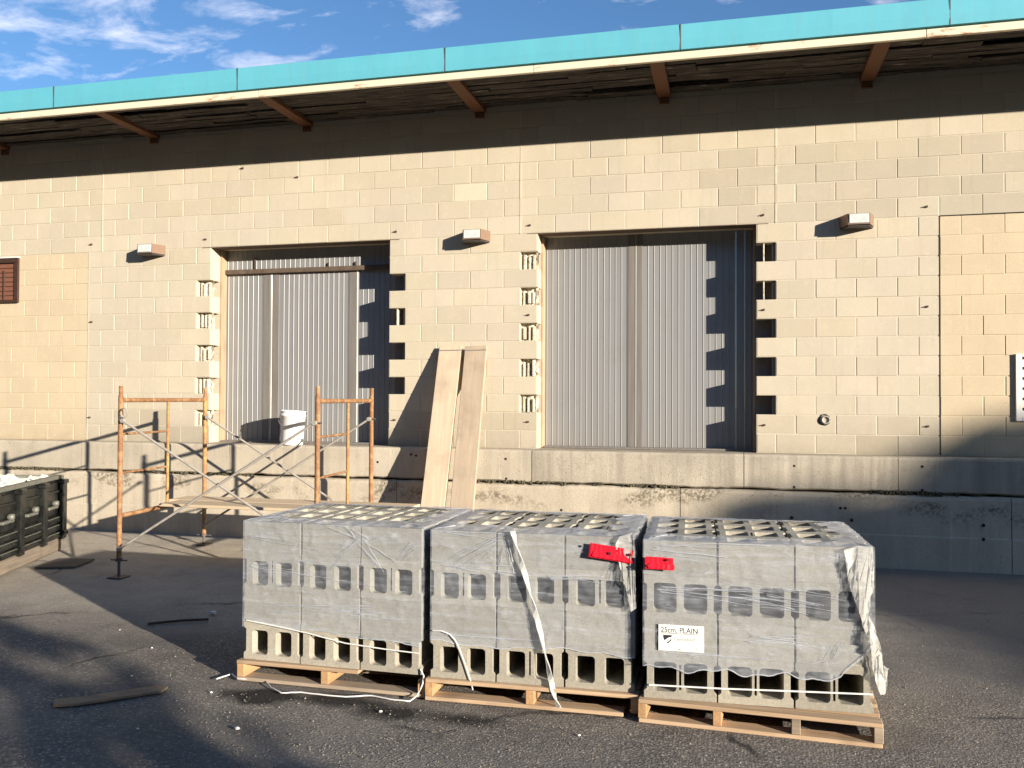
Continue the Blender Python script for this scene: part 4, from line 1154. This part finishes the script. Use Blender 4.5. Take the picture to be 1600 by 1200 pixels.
# ------------------------------------------------------------------ small things on the ground
def flat_piece(name, label, cat, px, th, m):
    P = [ong(*p) for p in px]; g = MB(); n = len(P); z0 = max(gz(p.x, p.y) for p in P)+.006
    g.add([(p.x, p.y, gz(p.x, p.y)+.004) for p in P]+[(p.x, p.y, gz(p.x, p.y)+.004+th) for p in P], [tuple(range(n))[::-1], tuple(range(n, 2*n))]+[(i, (i+1) % n, n+(i+1) % n, n+i) for i in range(n)])
    return tag(obj(name, g, m), label, cat)
flat_piece('plywood_sheet', 'dark flat sheet lying on the ground between the bin and the scaffold', 'sheet', [(54, 889), (117, 888), (148, 876), (92, 875)], .016, M_sheet)
flat_piece('wood_lath', 'long flat weathered lath lying on the asphalt in the left foreground', 'lath', [(83, 1106), (120, 1104), (180, 1095), (252, 1084), (262, 1077), (245, 1075), (180, 1085), (120, 1094), (84, 1097)], .014, wood_mat('brown lath wood', (.27, .185, .115), (.42, .30, .19), 'x', .9, .4))
a, b = ong(231, 977), ong(326, 970)
tag(obj('thin_stick', MB().tube([a+Vector((0, 0, .012)), a.lerp(b, .5)+Vector((.01, .02, .016)), b+Vector((0, 0, .012))], .010, 6), M_bolt), 'thin dark stick lying in the shade left of the left pallet', 'stick')
def pebble(px, py, s, label, grp):
    P = ong(px, py); m = MB(); bm = bmesh.new(); bmesh.ops.create_icosphere(bm, subdivisions=1, radius=s)
    for v in bm.verts: v.co *= 1+.25*fbm(v.co.x*40+px, v.co.y*40, v.co.z*40)
    me = bpy.data.meshes.new('pebble'); bm.to_mesh(me); bm.free(); o = link('pebble', me, M_pebble)
    o.location = P+Vector((0, 0, s*.5)); o.scale = (1, .8, .6); tag(o, label, 'pebble', grp)
pebble(333, 960, .030, 'fist-sized white stone at the end of the thin dark stick', 'white stones')
for px, py, s, lb in ((215, 1140, .010, 'white scrap on the asphalt in the left foreground, below the weathered lath'), (371, 1140, .014, 'largest white scrap on the asphalt, in front of the oil stain by the left pallet'),
                  (187, 985, .008, 'tiny white scrap on the asphalt below the scaffold foot'), (237, 1013, .009, 'tiny white scrap at the edge of the shadow left of the left pallet'),
                  (206, 1057, .009, 'tiny white scrap just behind the weathered lath'), (330, 1083, .010, 'white scrap beside the loose end of the white cord'),
                  (595, 1113, .012, 'white scrap in front of the right end of the left pallet'), (905, 1150, .010, 'white scrap in front of the right half of the middle pallet')):
    pebble(px, py, s, lb, 'small white scraps')
# loose grit on the asphalt near the camera
m = MB()
for i in range(5200):
    u = rng.random(); py = 960+240*u**.7; px = rng.uniform(-20, 1620); P = ong(px, py)
    if -4.75 < P.y and .7 < P.x < 4.75: continue
    s = rng.uniform(.0018, .0052)*(1 if rng.random() < .95 else 1.8); a = rng.uniform(0, 6)
    Q = [P+Vector((s*math.cos(a+k*2.094)*rng.uniform(.7, 1.2), s*math.sin(a+k*2.094)*rng.uniform(.7, 1.2), 0)) for k in range(3)]
    z0 = P.z+.004*fbm(P.x*4, P.y*4, 5)-.001
    m.add([(q.x, q.y, z0) for q in Q]+[(P.x+s*.2, P.y, z0+s*1.0)], [(0, 1, 3), (1, 2, 3), (2, 0, 3)])
tag(obj('grit', m, simple('grit', (.24, .205, .16), .9, 0, 300, .5)), 'loose grit scattered over the asphalt in the foreground', 'grit', kind='stuff')

# ------------------------------------------------------------------ trees beyond the yard (towards the sun) that shade the ground
TH = Vector((.849, -.528, 0)); TN = Vector((.528, .849, 0))
def tree(s0, clumps, n, leaf, label, seed):
    r_ = random.Random(seed)
    ac = sum(c[0] for c in clumps)/len(clumps); b = TH*s0+TN*ac
    root = thing('bushy_tree', label, 'tree', (b.x, b.y, -1.2), 'bushy trees beyond the yard')
    t = MB()
    for a, z, ra, rz in clumps:
        q = TH*s0+TN*a; t.tube([Vector((b.x, b.y, -1.25)), Vector((b.x*.5+q.x*.5, b.y*.5+q.y*.5, -.6)), Vector((q.x, q.y, z))], .16, 7, True, .04)
    obj('trunk', t, M_bark, root)
    m = MB(); tot = sum(c[2]*c[3] for c in clumps)
    for a, z, ra, rz in clumps:
        for i in range(int(n*ra*rz/tot)):
            while True:
                v = Vector((r_.uniform(-1, 1), r_.uniform(-1, 1), r_.uniform(-1, 1)))
                if v.length < 1: break
            v *= .35+.65*r_.random()**.4 if v.length < .5 else 1
            P = TH*(s0+v.x*min(ra, 1.6))+TN*(a+v.y*ra)+Vector((0, 0, z+v.z*rz))
            if P.z < -1.15: continue
            Q = Matrix.Rotation(r_.uniform(0, 6.28), 3, 'Z') @ Matrix.Rotation(r_.uniform(0, 3.14), 3, 'X'); l = leaf*r_.uniform(.6, 1.3)
            m.add([P+Q @ Vector(c) for c in ((-l, 0, 0), (0, -l*.55, .1*l), (l, 0, 0), (0, l*.55, .1*l))], [(0, 1, 2, 3)])
    obj('crown', m, M_leaf, root)
tree(44, [(a_, z_+3.69, r1_, r2_) for a_, z_, r1_, r2_ in ((.28, 2.05, .43, .85), (.3, .7, .45, 1.5), (.7, 1.9, .5, 1.1), (.95, .9, .75, 1.95), (1.5, 1.3, .8, 2.5), (2.1, 1.6, 1.1, 2.7), (3.6, 1.8, 1.6, 2.85), (5.6, 1.8, 1.8, 2.8), (8.2, 1.8, 2.0, 2.9), (11, 1.9, 2.2, 3.0))], 62000, .16, 'row of dense bushy trees at the yard edge, out to the right of the dock', 3)
tree(17, [(-3.75, .2, .65, .95), (-4.4, .7, .85, 1.75), (-5.2, .8, 1.1, 1.8), (-6.4, .7, 1.3, 1.9), (-8.2, .6, 1.5, 1.9), (-10.4, .5, 1.6, 1.9)], 4600, .15, 'lower loose bush at the yard edge, behind the viewpoint', 5)

# unseen leaf screen added behind the viewpoint to block low sky light
r_ = random.Random(11); m = MB()
def wood(x0, y0, x1, y1, h, n, l0):
    for i in range(n):
        u = r_.random(); x = x0+(x1-x0)*u; y = y0+(y1-y0)*u; hh = h*(.72+.28*fbm(u*9+x0, y0*.1)+.16*fbm(u*40, 2))
        z = -1.2+hh*r_.random()**.8; d = r_.uniform(-3, 3); l = l0*r_.uniform(.5, 1.3)
        P = Vector((x+d*.6, y+d, z)); Q = Matrix.Rotation(r_.uniform(0, 6.28), 3, 'Z') @ Matrix.Rotation(r_.uniform(.5, 2.2), 3, 'X')
        m.add([P+Q @ Vector(c) for c in ((-l, 0, 0), (0, -l*.6, .1*l), (l, 0, 0), (0, l*.6, .1*l))], [(0, 1, 2, 3)])
wh = thing('sky_blocker', 'unseen brick block added behind the viewpoint to cut sky fill', 'light blocker', (-10, -27, -1.2))  # unseen box added to block sky fill and deepen the shadows
obj('wall', MB().box(-50, 27, -45, -27, -1.25, 12), simple('warehouse brick', (.20, .13, .10), .9), wh)
obj('roof', MB().box(-50.3, 27.3, -45.3, -26.7, 12.002, 12.4), M_roofing, wh)
for i in range(12):
    obj('window', MB().bbox(-46+i*6, -43.5+i*6, -27.0, -26.93, 3, 6, .02), M_dark, wh)
wood(-50, -5, -42, -46, 14, 9000, .75); wood(-42, -46, 18, -60, 15, 14000, .8); wood(18, -60, 50, -50, 7, 5000, .6); wood(50, -50, 70, -10, 7, 5000, .6)
tag(obj('sky_screen', m, M_leaf), 'unseen leafy screen added behind the viewpoint to block low sky light', 'wood', kind='stuff')
